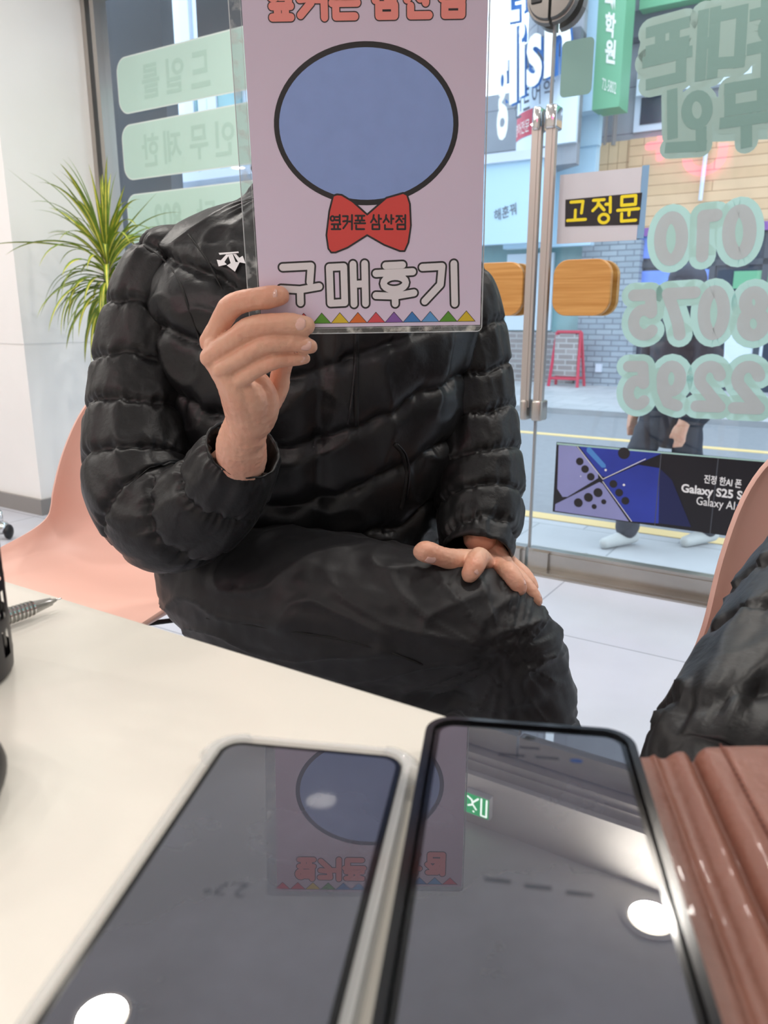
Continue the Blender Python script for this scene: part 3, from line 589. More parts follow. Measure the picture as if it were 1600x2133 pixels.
a = rc((1165, 190), (1245, 300), 13.9); G().box((a[0], 13.95, a[2]), (a[1], 14.1, a[3])).obj('banner', M['signblue'], t3, 'F')
# lower storey of the drum
t = thing('corner_shopfront', 'low brick shopfront with teal windows across the road', 'building', L(F_(1120, 700, 14.9)[0], 14.9, ST), ANG)
a = rc((1040, 690), (1216, 795), 14.9); G().box((a[0]-3, 14.9, ST), (xl, 15.3, a[3])).obj('brick_wall', M['bbrick'], t, 'F')
zq = F_(1100, 505, 14.9)[1]
G().box((a[0]-3, 15.0, a[3]), (xl, 15.2, zq+.3)).obj('window_glass', M['tealglass'], t, 'F')
b = rc((1056, 530), (1110, 688), 14.9); G().box((b[0], 14.92, b[2]), (b[1]+.35, 15.0, b[3])).obj('window_poster', M['signwhite'], t, 'F')
G().box((a[0]-3, 14.8, zq), (xl, 15.3, zq+.5)).obj('fascia', M['slate'], t, 'F')
# red A-board
q = onn(1180, 795, 14.3); t = thing('a_board', 'red folding menu board standing before the brown brick wall', 'sandwich board', L(q.x, 14.3, ST+.05), ANG)
z = q.z
for s_, sy in ((1, -.2), (1, .2)):
    g = G(); hh = 1.0
    for x in (-.28, .28): g.tube([(x, sy, 0), (x*.8, sy*.15, hh)], .03, 6)
    g.tube([(-.26, sy*.8, .15), (.26, sy*.8, .15)], .025, 6).tube([(-.24, sy*.5, .55), (.24, sy*.5, .55)], .025, 6).tube([(-.22, sy*.2, hh), (.22, sy*.2, hh)], .03, 6)
    g.obj('folding_frame', M['red'], t, 'P')
G().box((-.22, -.13, .2), (.22, -.1, .95)).obj('menu_panel', M['bbrick'], t, 'P')
# slate wall panel and pale building outside the left window
a = rc((243, 300), (388, 300), 3.1); t = tag(G().box((a[0], 3.0, ST), (a[1]-.02, 3.08, 3.4)).obj('slate_column', M['slate'], frame='F'), 'dark grey clad column outside the left window', 'column')
a = rc((424, 10), (520, 72), 3.0); tag(G().box((a[0], 2.95, a[2]), (a[1]+.35, 3.2, a[3]+1)).obj('dark_block', M['slate'], frame='F'), 'plain dark block hanging outside above the mint stickers', 'fascia')  # plain slate-coloured block filling the dark area above the stickers
t = thing('pale_building', 'pale blue white building seen between the mint stickers', 'building', L(-9, 9.5, ST), ANG)
N5 = 9.5; G().box((-22, N5, ST), (F_(530, 200, N5)[0]+.9, N5+3, 9)).obj('facade', M['signwhite'], t, 'F')
for px in (400, 428, 447): x = F_(px, 200, N5)[0]; G().box((x-.09, N5-.08, ST), (x+.09, N5, 9)).obj('window_post', M['frame'], t, 'F')
for p, q in (((405, 90), (425, 520)), ((455, 190), (505, 240)), ((455, 330), (520, 365))):
    a = rc(p, q, N5-.02); G().box((a[0], N5-.05, a[2]), (a[1], N5, a[3])).obj('window_glass', M['tealglass'], t, 'F')
for py in (250, 375): a = F_(470, py, N5-.3); G().box((-12, N5-.5, a[1]), (F_(540, 200, N5)[0]+.6, N5, a[1]+.12)).obj('ledge', M['frame'], t, 'F')
t = thing('striped_awning_front', 'red and white shop awnings beyond the pillar edge', 'awning', L(-8.5, 6.8, ST), ANG)
for i, (y0, y1) in enumerate(((190, 235), (370, 410))):
    a = rc((205, y0), (250, y1), 7.0); G().box((a[0]-.6, 7.0, a[2]), (a[1]+.1, 7.6, a[3])).obj('awning_cloth', M['awning'], t, 'F')
a = rc((205, 240), (250, 365), 7.2); G().box((a[0]-.6, 7.3, ST), (a[1]+.1, 7.9, a[3]+3)).obj('shop_wall', M['signwhite'], t, 'F')
#PART3
# ---------------------------------------------------------------- furniture
t = thing('desk', 'white laminate desk the two phones lie on', 'desk', L(-.3, -.1, 0), ANG)
G().box((-1.25, -.62, .705), (.75, .293, .735), bev=.012).obj('tabletop', [M['table']], t, 'F', smooth=30)
for x in (-1.15, .65):
    for y in (-.55, .2): G().box((x-.025, y-.025, 0), (x+.025, y+.025, .705)).obj('leg', M['white'], t, 'F')
def chair_shell():
    prof = [(-.225, .412, .185, 0, 0), (-.215, .432, .205, .004, 0), (-.17, .437, .222, .02, 0), (-.09, .43, .23, .04, 0), (0, .425, .236, .058, 0), (.09, .43, .234, .068, -.01), (.15, .45, .228, .066, -.03), (.185, .49, .222, .05, -.055), (.205, .55, .217, .02, -.07), (.225, .63, .212, .004, -.065), (.243, .70, .200, 0, -.05), (.255, .75, .178, -.004, -.036), (.262, .785, .14, -.008, -.02), (.266, .805, .085, -.01, -.008), (.267, .812, .03, -.01, 0)]
    prof = spline(prof, 4); g = G(); n = 28; rings = []
    for y, z, w_, up, fw in prof:
        r = []
        for j in range(n+1):
            u = 2*j/n-1; k = abs(u)**2.4; r.append(Vector((w_*math.sin(u*PI/2*.92)/math.sin(PI/2*.92), y+fw*k, z+up*k)))
        rings.append(r)
    g.rings(rings, False, closed=False)
    me = bpy.data.meshes.new('shell'); me.from_pydata([tuple(v) for v in g.v], [], g.f)
    return baked(me, [('SOLIDIFY', dict(thickness=.006, offset=-1)), ('BEVEL', dict(width=.0015, segments=2))])
shell = chair_shell(); M['beech'] = woodmat('beech_leg', 'b98c5c', 'd1a677', 1, .5, 'Z')
def make_chair(label, loc, rz):
    t = thing('shell_chair', label, 'chair', loc, rz, 'pink shell chairs at the desk')
    link('seat_shell', shell, M['pink'], t, True)
    for sx in (-1, 1):
        for sy in (-1, 1):
            g = G(); g.tube([(sx*.13, sy*.11+.0, .405), (sx*.22, sy*.21, 0)], [.016, .010], 12); g.obj('leg', M['beech'], t, 'P', smooth=40)
    g = G()
    for sx in (-1, 1): g.tube([(sx*.14, -.13, .36), (-sx*.14, .13, .36)], .005, 8).tube([(sx*.16, -.15, .2), (sx*.15, .14, .3)], .004, 8)
    g.tube([(-.14, -.12, .4), (.14, -.12, .4)], .01, 8).tube([(-.14, .12, .4), (.14, .12, .4)], .01, 8)
    g.obj('cross_brace', M['black'], t, 'P', smooth=40); return t
make_chair('empty pink plastic shell chair left of the seated person', (-.52, 1.30, 0), ANG+.16)
make_chair('pink plastic shell chair under the person holding the card', (-.04, 1.21, 0), -.12)
make_chair('pink plastic shell chair behind the black sleeve at the right border', (.50, .62, 0), ANG+.02)
# ---------------------------------------------------------------- things on the desk
TZ = .735
M['screen'] = mat('phone_screen', (.064, .067, .09), 0, spec=.9, ior=1.55, var=.22, vscale=25, coat=1)
M['screen'].node_tree.nodes['Principled BSDF'].inputs['Coat Roughness'].default_value = 0; M['screen'].node_tree.nodes['Principled BSDF'].inputs['Coat IOR'].default_value = 1.62; M['bezel'] = mat('phone_bezel', '0a0a0c', .08, spec=.7); M['body'] = mat('phone_body', '1c1c20', .3, .5)
M['clear'] = mat('clear_case', 'e9ebea', .08, alpha=.34, spec=.9, coat=.8); M['smoke'] = mat('black_case', '121316', .12, spec=.7, alpha=.93)
M['sprint'] = mat('screen_print', (.036, .04, .055), .05, spec=.7); M['sprintb'] = mat('screen_print_blue', (.02, .05, .16), .05, spec=.7)
def ringmesh(g, outer, inner, z0, z1, mi=0):
    n = len(outer); vs = []
    for pts, z in ((outer, z0), (outer, z1-.001), ([(x*.993, y*.996) for x, y in outer], z1), (inner, z1), (inner, z0)): vs += [(x, y, z) for x, y in pts]
    fs = []
    for k in range(5):
        for j in range(n):
            a = k*n+j; b = k*n+(j+1) % n; c = ((k+1) % 5)*n+(j+1) % n; d = ((k+1) % 5)*n+j; fs.append((a, b, c, d))
    g.add(vs, fs, mi)
def phone(label, cx, cy, ang, W_, H_, base, case, corner, brow):
    t = thing('smartphone', label, 'phone', (cx, cy, base), math.radians(ang))
    w_, h_ = W_-.007, H_-.006
    G().box((-w_/2, -h_/2, .0015), (w_/2, h_/2, .0092), bev=.0085).obj('body', M['body'], t, 'P', smooth=40)
    r = rrect(w_-.001, h_-.001, .0082, 8); G().rings([[(x, y, .0092) for x, y in r], [(x*.995, y*.995, .0099) for x, y in r]]).obj('bezel', M['bezel'], t, 'P')
    r = rrect(w_-.0052, h_-.0062, .0065, 8); G().add([(x, y, .01) for x, y in r], [tuple(range(len(r)))]).obj('screen', M['screen'], t, 'P')
    g = G(); ringmesh(g, rrect(W_, H_, .012, 10), rrect(w_+.0004, h_+.0004, .0095, 10), .0003, .0112)
    g.rings([[(x, y, z) for x, y in rrect(W_-.002, H_-.002, .012, 10)] for z in (0.0001, .0012)])
    c = g.obj('case', case, t, 'P', smooth=30)
    if corner:
        for sx in (-1, 1):
            for sy in (-1, 1):
                g = G(); cx_, cy_ = sx*(W_/2-.012), sy*(H_/2-.012); a0 = math.degrees(math.atan2(sy, sx)); ps = arc(cx_, cy_, .0124, .0124, a0-52, a0+52, 14)
                g.tube([(x, y, .0066) for x, y in ps], [.002]+[.0042]*13+[.002], 12); g.obj('corner_bumper', case, c, 'P', smooth=True)
    return t
p1 = phone('smartphone in a clear bumper case lying left of the black cased one', -.0413, .2006, -9.4, .082, .163, TZ, M['clear'], True, 0)
p2 = phone('smartphone in a shiny black case lying against the brown leather', .048, .2074, -8.5, .084, .165, TZ+.0042, M['smoke'], False, 0)
def screenprint(par, z, items):
    pl = Plane((0, 0, z), (-1, 0, 0), (0, -1, 0))      # read from the far side of the desk
    for name, m, fn in items: g = G(); fn(g, pl); g.obj(name, m, par, 'P')
def bx(x, y, w_, h_): return lambda X, Y: (x+w_*X, y+h_*Y)
screenprint(p1, .01002, [('screen_lettering', M['sprint'], lambda g, pl: (text(g, '2.7°', bx(.0, .0, .013, .006), pl), text(g, '사이클이 서비스', bx(-.02, -.05+.092, .03, .0), pl) if 0 else None))])
g = G(); g.sphere((0.0, .0715, .00995), .0017, 8, (1.7, 1, .08)); g.obj('front_camera', M['bezel'], p2, 'P')
for x0, x1, y in ((-.012, -.002, .058), (.002, .011, .058), (-.004, .004, .064), (-.016, -.008, -.012), (-.004, .004, -.013), (.008, .016, -.014)): G().add([(x0, y-.0009, .01002), (x1, y-.0009, .01002), (x1, y+.0009, .01002), (x0, y+.0009, .01002)], [(0, 1, 2, 3)]).obj('screen_icon', M['sprint'], p2, 'P')
g = G(); g.add([(.0175+.0025*math.cos(PI*j/8), .0575+.0014*math.sin(PI*j/8), .01002) for j in range(16)], [tuple(range(16))]); g.obj('blue_icon', M['sprintb'], p2, 'P')
# open brown leather folio under the right phone
t = thing('leather_folio', 'open brown leather folio cover lying under the black cased phone', 'folio', (.13, .2, TZ))
prof = [(-.072, .0002), (-.071, .0028), (-.068, .0036), (-.03, .0036), (-.017, .0038), (-.0145, .0050), (-.0125, .0036), (-.0095, .0034), (-.0075, .0052), (-.0045, .0066), (-.002, .0062), (0, .0040), (.0010, .0018), (.0022, .0016), (.0034, .0058), (.0055, .0082), (.009, .0088), (.013, .0088), (.016, .0094), (.06, .0096), (.125, .0096), (.127, .008), (.1275, .0002)]
prof = spline(prof, 3); g = G(); rings = []
for i in range(61):
    v = .2875-.22*i/60; r = []
    for s_, z in prof:
        top = .2815
        fy = min(v, top); x = .126+(fy-.286)*.139+s_; wob = .0004*noise.noise(Vector((x*60, fy*60, 1)))+.0005*noise.noise(Vector((s_*300, fy*14, 5)))
        edge = max(0, 1-abs(i-2)/2) if i < 2 else 0
        r.append(Vector((x, fy-.02*s_, TZ+max(.0002, (z+wob if i > 1 else (.0002 if i == 0 else z*.75))))))
    rings.append(r)
for i in range(3):
    for p in rings[i]: p.y = rings[0][0].y*0 + p.y
g.rings(rings, False, closed=False)
o = g.obj('leather_cover', M['leather'], t, smooth=True)
g = G()
for i in range(62):
    for s_ in (.0128,):
        v = .282-.0034*i; x = .126+(v-.286)*.139+s_; g.tube([(x, v, TZ+.0090), (x-.00025, v-.0022, TZ+.0090)], .00042, 6)
g.obj('stitching', M['stitch'], t, smooth=True)
# pen
a = onz(128, 1246, TZ+.0065); b = onz(18, 1283, TZ+.0065); d = (b-a).normalized()
t = thing('ballpoint_pen', 'clear grey ballpoint pen pointing over the desk edge', 'pen', (a.x, a.y, TZ))
M['penclear'] = mat('pen_clear_plastic', '9b9a94', .12, alpha=.75, spec=.8, coat=.5)
G().tube([a, a+d*.004, a+d*.0045], [.0004, .0008, .0009], 12).obj('pen_point', M['chrome'], t, smooth=40)
G().tube([a+d*.004, a+d*.007, a+d*.0075, a+d*.024, a+d*.045], [.001, .0018, .0026, .0047, .0055], 20).obj('pen_tip', M['penclear'], t, smooth=40)
g = G().tube([a+d*.045, a+d*.145], .0055, 20); 
g.obj('barrel', M['penclear'], t, smooth=40)
g = G()
for i in range(12): g.tube([a+d*(.020+.0026*i), a+d*(.0212+.0026*i)], [.0046+.00008*i, .0050+.00008*i], 20)
g.obj('rubber_grip', M['chrome'], t, smooth=40)
G().tube([a+d*.01, a+d*.14], .0014, 10).obj('ink_refill', M['black'], t, smooth=40)
# slotted black cup at the left border
P = onz(33, 1412, TZ); c = Vector((P.x-.0405, P.y-.003, TZ)); R = .038
t = thing('pen_cup', 'black slotted pen cup at the left border of the desk', 'pen cup', c)
M['cup'] = mat('cup_black', '1d1b22', .38)
g = G(); n = 96; zs = [0, .003, .012, .026, .032, .046, .052, .066, .072, .086, .095, .098]
def ringz(z, r): return [Vector((r*math.cos(2*PI*j/n), r*math.sin(2*PI*j/n), z)) for j in range(n)]
for r, fl in ((R, 0), (R-.0025, 1)):
    rs = [ringz(z, r*(.93 if z == 0 else (.985 if z == .003 else 1))) for z in zs]; o_ = len(g.v); g.v += [p for q in rs for p in q]
    for i in range(len(zs)-1):
        slot = i in (3, 5, 7, 9) and False or i in (2, 4, 6, 8)
        for j in range(n):
            if slot and (j % 6) in (0, 1, 2): continue
            g.f.append((o_+i*n+j, o_+i*n+(j+1) % n, o_+(i+1)*n+(j+1) % n, o_+(i+1)*n+j)); g.m.append(0)
g.add(ringz(.002, R*.97), [tuple(range(n))]); g.obj('perforated_cup', M['cup'], t, 'P', smooth=30)
G().rings([ringz(.098, R), ringz(.1, R+.001), ringz(.1, R-.003), ringz(.098, R-.0025)], False).obj('rim', M['cup'], t, 'P', smooth=30)
P = onz(7, 1676, TZ); t = thing('computer_mouse', 'black rounded computer mouse cut by the left border', 'mouse', (P.x-.0255, P.y-.012, TZ))
G().sphere((0, 0, .009), .027, 16, (1, 1.6, .62)).obj('mouse_shell', M['black'], t, 'P', smooth=True)
G().tube([(0, .02, .0235), (0, .028, .0215)], .0035, 12).obj('scroll_wheel', M['dgrey'], t, 'P', smooth=True)
# chrome stool foot at the left border
P = onz(4, 1113, .02); t = thing('stool_caster', 'chrome and black caster on the floor at the left border', 'caster', (P.x, P.y, 0))
G().sphere((.03, 0, .032), .032, 14, (.5, 1, 1)).obj('wheel', M['black'], t, 'P', smooth=True)
G().sphere((0, 0, .05), .04, 12, (.8, .9, .75)).tube([(0, 0, .06), (0, 0, .12)], .012, 12).tube([(0, 0, .11), (-.3, .05, .16)], .018, 12).obj('chrome_fork', M['chrome'], t, 'P', smooth=True)
# ---------------------------------------------------------------- potted dracaena
M['leafg'] = mat('leaf_green', '6f8a2e', .45, var=.25, vscale=30); M['leafy'] = mat('leaf_yellow', 'd8cf58', .45, var=.2, vscale=30); M['cane'] = mat('plant_cane', '8a7a5c', .8, bump=.6, bscale=60); M['pot'] = mat('white_pot', 'dcd8d0', .4); M['soil'] = mat('potting_soil', '3c2c20', .9, bump=1, bscale=80)
cr = at(222, 530, 3.35)
t = thing('potted_dracaena', 'green and yellow striped spiky plant before the white pillar', 'plant', (cr.x, cr.y, 0))
g = G(); n = 40; g.rings([[(r*math.cos(2*PI*j/n), r*math.sin(2*PI*j/n), z) for j in range(n)] for z, r in ((0, .11), (.01, .12), (.30, .15), (.33, .157), (.35, .157), (.35, .145), (.30, .142))], True); g.obj('pot', M['pot'], t, 'P', smooth=40)
G().rings([[(.143*math.cos(2*PI*j/n), .143*math.sin(2*PI*j/n), z) for j in range(n)] for z in (.301, .315)]).obj('soil', M['soil'], t, 'P')
G().tube([(0, 0, .3), (.015, .01, .6), (-.01, 0, .85), (0, 0, cr.z)], [.02, .018, .016, .014], 12).obj('cane', M['cane'], t, 'P', smooth=True)
g = G(); rnd = random.Random(3)
def leaf(az, el, ln, wd, droop, base):
    n = 12; p = Vector(base); d = Vector((math.cos(az)*math.cos(el), math.sin(az)*math.cos(el), math.sin(el))); tw = rnd.uniform(-.6, .6); mids = []
    for i in range(n+1):
        s_ = i/n; side = d.cross(Vector((0, 0, 1))); side = side.normalized() if side.length > .05 else Vector((1, 0, 0)); up = side.cross(d)
        sd = side*math.cos(tw*s_)+up*math.sin(tw*s_); hw = wd*(.35+.9*s_ if s_ < .35 else .665*(1-((s_-.35)/.65)**1.7))+.0003
        mids.append((p.copy(), sd*hw, up*hw*.35)); d = (d+Vector((0, 0, -droop/n*(.4+1.6*s_)))).normalized(); p = p+d*ln/n
    vs = []
    for p_, sd, up in mids: vs += [p_-sd+up, p_-sd*.3, p_+sd*.35, p_+sd+up]
    fs = []; ms = []
    for i in range(n):
        for k in range(3): fs.append((i*4+k, i*4+k+1, i*4+k+5, i*4+k+4)); ms.append(1 if (k == 1) else 0)
    o_ = len(g.v); g.v += vs; g.f += [tuple(q+o_ for q in f) for f in fs]; g.m += ms
for i in range(120):
    a = rnd.uniform(0, 2*PI); k = i/120; el = 1.35-1.75*k+rnd.uniform(-.2, .2)
    leaf(a, el, rnd.uniform(.26, .42)*(1-.1*k), rnd.uniform(.012, .018), rnd.uniform(.8, 2.2)*(.4+k)*1.3, (0.01*math.cos(a), .01*math.sin(a), cr.z+.03-.22*k))
for pxy, ln, dr in (((52, 400), .46, .1), ((150, 435), .3, .15), ((222, 385), .3, .1), ((0, 512), .46, .35), ((45, 505), .40, .9), ((345, 420), .36, .1), ((275, 425), .3, .2)):
    q = at(pxy[0], pxy[1], 3.3)-cr; a = math.atan2(q.y-.06, q.x); leaf(a, math.atan2(q.z, math.hypot(q.x, q.y))+.08+dr*.2, ln, .015, dr, (0, 0, cr.z))
g.obj('foliage', [M['leafg'], M['leafy']], t, 'P', smooth=True)
#PART4
# ---------------------------------------------------------------- laminated card
ex = Vector((1, 0, .014)); ey = Vector((-.014, -.066, 1)).normalized(); ex.normalize()
CPn = Plane(at(522, 697, .74), ex, ey)
LW, LH = .217, .303
card = thing('laminated_card', 'laminated lavender card with a blue oval and Korean lettering, held over the face', 'card', CPn.o)
def cp(px, py): return CPn.uv(px, py)
def poly(name, pts, d, m, par=card): g = G(); g.add([CPn.P(u, v, d) for u, v in pts], [tuple(range(len(pts)))]); return g.obj(name, m, par)
r = [(LW/2+x, LH/2+y) for x, y in rrect(LW, LH, .005, 5)]
G().prism(r, CPn.P, -.0004, .0004).obj('laminate_pouch', M['lamin'], card)
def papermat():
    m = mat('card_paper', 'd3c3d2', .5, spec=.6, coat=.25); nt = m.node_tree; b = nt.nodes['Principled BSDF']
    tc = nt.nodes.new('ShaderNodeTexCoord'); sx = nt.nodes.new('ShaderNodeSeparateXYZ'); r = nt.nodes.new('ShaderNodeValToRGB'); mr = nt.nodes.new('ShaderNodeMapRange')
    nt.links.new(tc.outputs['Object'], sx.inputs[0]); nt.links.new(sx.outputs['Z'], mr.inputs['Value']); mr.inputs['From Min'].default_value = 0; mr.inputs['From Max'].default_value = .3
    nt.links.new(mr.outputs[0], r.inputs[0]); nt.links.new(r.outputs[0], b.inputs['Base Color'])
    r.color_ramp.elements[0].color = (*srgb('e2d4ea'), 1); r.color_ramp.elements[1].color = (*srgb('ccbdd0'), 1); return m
pl0 = cp(545, 676)[0]; pr0 = cp(1000, 676)[0]; pb = cp(900, 678)[1]; pt = LH-pb
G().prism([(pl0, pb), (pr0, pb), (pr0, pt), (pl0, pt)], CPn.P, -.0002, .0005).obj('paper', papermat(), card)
g = G(); q_ = r
for (a0, b0), (a1, b1) in (((0, 0), (LW, pb)), ((0, pt), (LW, LH)), ((0, pb), (pl0, pt)), ((pr0, pb), (LW, pt))):
    g.add([CPn.P(a0+.0006, b0+.0006, .0006), CPn.P(a1-.0006, b0+.0006, .0006), CPn.P(a1-.0006, b1-.0006, .0006), CPn.P(a0+.0006, b1-.0006, .0006)], [(0, 1, 2, 3)])
g.obj('sealed_border', M['lamedge'], card)
M['edgewhite'] = mat('laminate_edge', 'd5d8da', .3, alpha=.8)
G().tube([CPn.P(u, v, 0) for u, v in q_+[q_[0]]], .00042, 6).tube([CPn.P(u, v, .0006) for u, v in ((pl0-.0012, pb-.0012), (pr0+.0012, pb-.0012), (pr0+.0012, pt+.0012), (pl0-.0012, pt+.0012), (pl0-.0012, pb-.0012))], .0002, 5).obj('pouch_rim', M['edgewhite'], card)
M['cblue'] = mat('print_blue', '8ba3da', .5, coat=.25, var=.03, vscale=60); M['cred'] = mat('print_red', 'd94a45', .5, coat=.25); M['cink'] = mat('print_black', '262326', .5, coat=.25); M['cwhite'] = mat('print_white', 'e6e2e6', .5, coat=.25); M['cpink'] = mat('print_pink', 'ea8f86', .5, coat=.25)
c0 = cp(763, 262); c1 = cp(950, 262); ry = cp(763, 92)[1]-c0[1]; rx = c1[0]-c0[0]; kk = .0024
poly('oval_outline', arc(*c0, rx+kk*.9, ry+kk*.9, n=72)[:-1], .0006, M['cink']); poly('blue_oval', arc(*c0, rx-kk, ry-kk, n=72)[:-1], .00068, M['cblue'])
bow = [(702, 405), (694, 408), (686, 440), (680, 490), (684, 518), (690, 526), (699, 526), (724, 516), (765, 490), (800, 510), (833, 523), (843, 523), (851, 505), (856, 470), (854, 425), (848, 406), (840, 402), (805, 412), (765, 447), (735, 420), (712, 406)]
bw = [cp(*p) for p in bow]
L1, L2 = bw[:9]+bw[18:], bw[8:19]
g = G()
for q in (L1, L2): g.add([CPn.P(u, v, .00072) for u, v in q], [tuple(range(len(q)))])
g.obj('red_bow', M['cred'], card)
g = G(); strokes(g, [bw+[bw[0]]], .0016, CPn.P, d=.00078, step=5e-6); g.obj('bow_outline', M['cink'], card)
g = G()
for ch, x0, x1 in (('옆', 688, 710), ('커', 714, 735), ('폰', 739, 761), ('삼', 772, 794), ('산', 798, 820), ('점', 824, 846)): glyph(g, ch, CPn.boxmap((x0, 448), (x1, 448), (x0, 478)), .0017, CPn, d=.0008, step=5e-6)
g.obj('bow_lettering', M['cink'], card)
t1 = G(); t2 = G()
for ch, x0, x1 in (('구', 584, 664), ('매', 682, 763), ('후', 781, 861), ('기', 876, 953)):
    bm = CPn.boxmap((x0, 553), (x1, 549), (x0+3, 636)); glyph(t1, ch, bm, .0094, CPn, d=.0006, step=5e-6, nd=18); glyph(t2, ch, bm, .0062, CPn, d=.00072, step=5e-6, nd=18)
t1.obj('title_outline', M['cink'], card); t2.obj('white_title', M['cwhite'], card)
t1 = G(); t2 = G(); yb = .2575; yt = .2815
for ch, x0, x1 in (('옆', 560, 606), ('커', 622, 680), ('폰', 692, 744), ('삼', 780, 830), ('산', 846, 898), ('점', 918, 966)):
    u0, u1 = cp(x0, 10)[0], cp(x1, 10)[0]; bm = lambda X, Y: (u0+(u1-u0)*X, yb+(yt-yb)*Y)
    glyph(t1, ch, bm, .0078, CPn, d=.0006, step=5e-6, nd=16); glyph(t2, ch, bm, .0060, CPn, d=.00072, step=5e-6, nd=16)
t1.obj('heading_outline', M['cink'], card); t2.obj('pink_heading', M['cred2'] if 'cred2' in M else M['cpink'], card)
cols = dict(g='5a9a2c', y='ddc02e', o='de6f2c', r='da4f58', p='8a5fae', b='3f7fc2', l='5f9fd8')
for k in cols: M['tri'+k] = mat('triangle_'+k, cols[k], .5, coat=.25)
def bunting(v0, up, seq, u0, du):
    for i, k in enumerate(seq):
        u = u0+du*i; poly('printed_triangle', [(u-du*.5, v0), (u+du*.5, v0), (u, v0+up)], .00062, M['tri'+k])
    g = G(); strokes(g, [[(u0-du*.5, v0), (u0+du*(len(seq)-.5), v0)]]+[[(u0+du*(i-.5), v0), (u0+du*i, v0+up), (u0+du*(i+.5), v0)] for i in range(len(seq))], .00045, CPn.P, d=.00066, step=5e-6); g.obj('triangle_lines', M['cink'], card)
a = cp(671, 671); b = cp(971, 668); du = (b[0]-a[0])/8
bunting((a[1]+b[1])/2-.0008, .0095, 'lbrgyorpblgy'[3-3+0:][:3]+'gyorpblgy', a[0]-3*du, du)
bunting(.2945, -.0085, 'rrygblrygblr', a[0]-3*du, du)
# ---------------------------------------------------------------- person with the card
def Wp(px, py, Y, rpx):
    p = at(px, py, Y); dep = Y*CP-(p.z-CAMH)*SP; return (p.x, p.y, p.z, rpx*dep/1600)
man = thing('person', 'seated person in a black quilted jacket holding up the laminated card', 'person', (-.12, 1.1, 0))
HX = Vector((-.055, 1.10, 1.245))
def headchains(h):
    ch = [[(h.x, h.y+.025, h.z+.035, .083), (h.x, h.y-.008, h.z+.03, .078)], [(h.x, h.y-.018, h.z-.02, .064), (h.x, h.y-.038, h.z-.055, .045), (h.x, h.y-.052, h.z-.082, .028)],
          [(h.x, h.y+.03, h.z-.05, .055), (h.x-.01, h.y+.025, h.z-.12, .052), (-.08, 1.11, 1.02, .058)]]
    ch.append([(h.x, h.y-.083, h.z+.018, .0075), (h.x, h.y-.096, h.z-.012, .0105), (h.x, h.y-.098, h.z-.02, .0115)]); ch.append([(h.x-.012, h.y-.086, h.z-.022, .008), (h.x+.012, h.y-.086, h.z-.022, .008)])
    ch.append([(h.x-.02, h.y-.074, h.z-.05, .006), (h.x, h.y-.083, h.z-.047, .007), (h.x+.02, h.y-.074, h.z-.05, .006)]); ch.append([(h.x-.016, h.y-.075, h.z-.059, .007), (h.x, h.y-.082, h.z-.061, .008), (h.x+.016, h.y-.075, h.z-.059, .007)])
    for s_ in (-1, 1):
        ch.append([(h.x+s_*.012, h.y-.082, h.z+.03, .008), (h.x+s_*.034, h.y-.079, h.z+.034, .009), (h.x+s_*.054, h.y-.063, h.z+.028, .009)]); ch.append([(h.x+s_*.036, h.y-.052, h.z-.012, .020), (h.x+s_*.042, h.y-.025, h.z-.03, .026), (h.x+s_*.022, h.y-.045, h.z-.055, .022)])
        ch.append([(h.x+s_*.078, h.y+.012, h.z+.02, .009), (h.x+s_*.086, h.y+.02, h.z+.01, .010), (h.x+s_*.081, h.y+.012, h.z-.018, .008)])
    return ch
def face(h, par):
    for s_ in (-1, 1):
        e = Vector((h.x+s_*.032, h.y-.0735, h.z+.014)); o_ = G().sphere(e, .0125, 12).obj('eye', M['eyewhite'], par, smooth=True); G().sphere(e+Vector((0, -.0085, -.001)), .0062, 8, (1, .75, 1)).obj('iris', M['iris'], o_, smooth=True)
        G().tube([e+Vector((s_*-.014, -.008, .003)), e+Vector((0, -.0125, .0075)), e+Vector((s_*.014, -.006, .003))], [.0025, .0036, .0025], 8).obj('eyelid', M['skin'], par, smooth=True)
        G().tube([e+Vector((s_*-.016, -.0145, .022)), e+Vector((s_*.004, -.0135, .027)), e+Vector((s_*.022, -.004, .021))], [.0022, .003, .0015], 8).obj('eyebrow', M['hair'], par, smooth=True)
    G().tube([(h.x-.023, h.y-.077, h.z-.0545), (h.x-.010, h.y-.0875, h.z-.0525), (h.x, h.y-.0895, h.z-.0545), (h.x+.010, h.y-.0875, h.z-.0525), (h.x+.023, h.y-.077, h.z-.0545)], [.0012, .0036, .0036, .0036, .0012], 10).obj('lips', M['lips'], par, smooth=True)
M['eyewhite'] = mat('eye_white', 'e9e6e2', .2, coat=.5); M['iris'] = mat('iris_brown', '2a1a12', .15, coat=.5); M['lips'] = mat('lips', 'c27a70', .4)
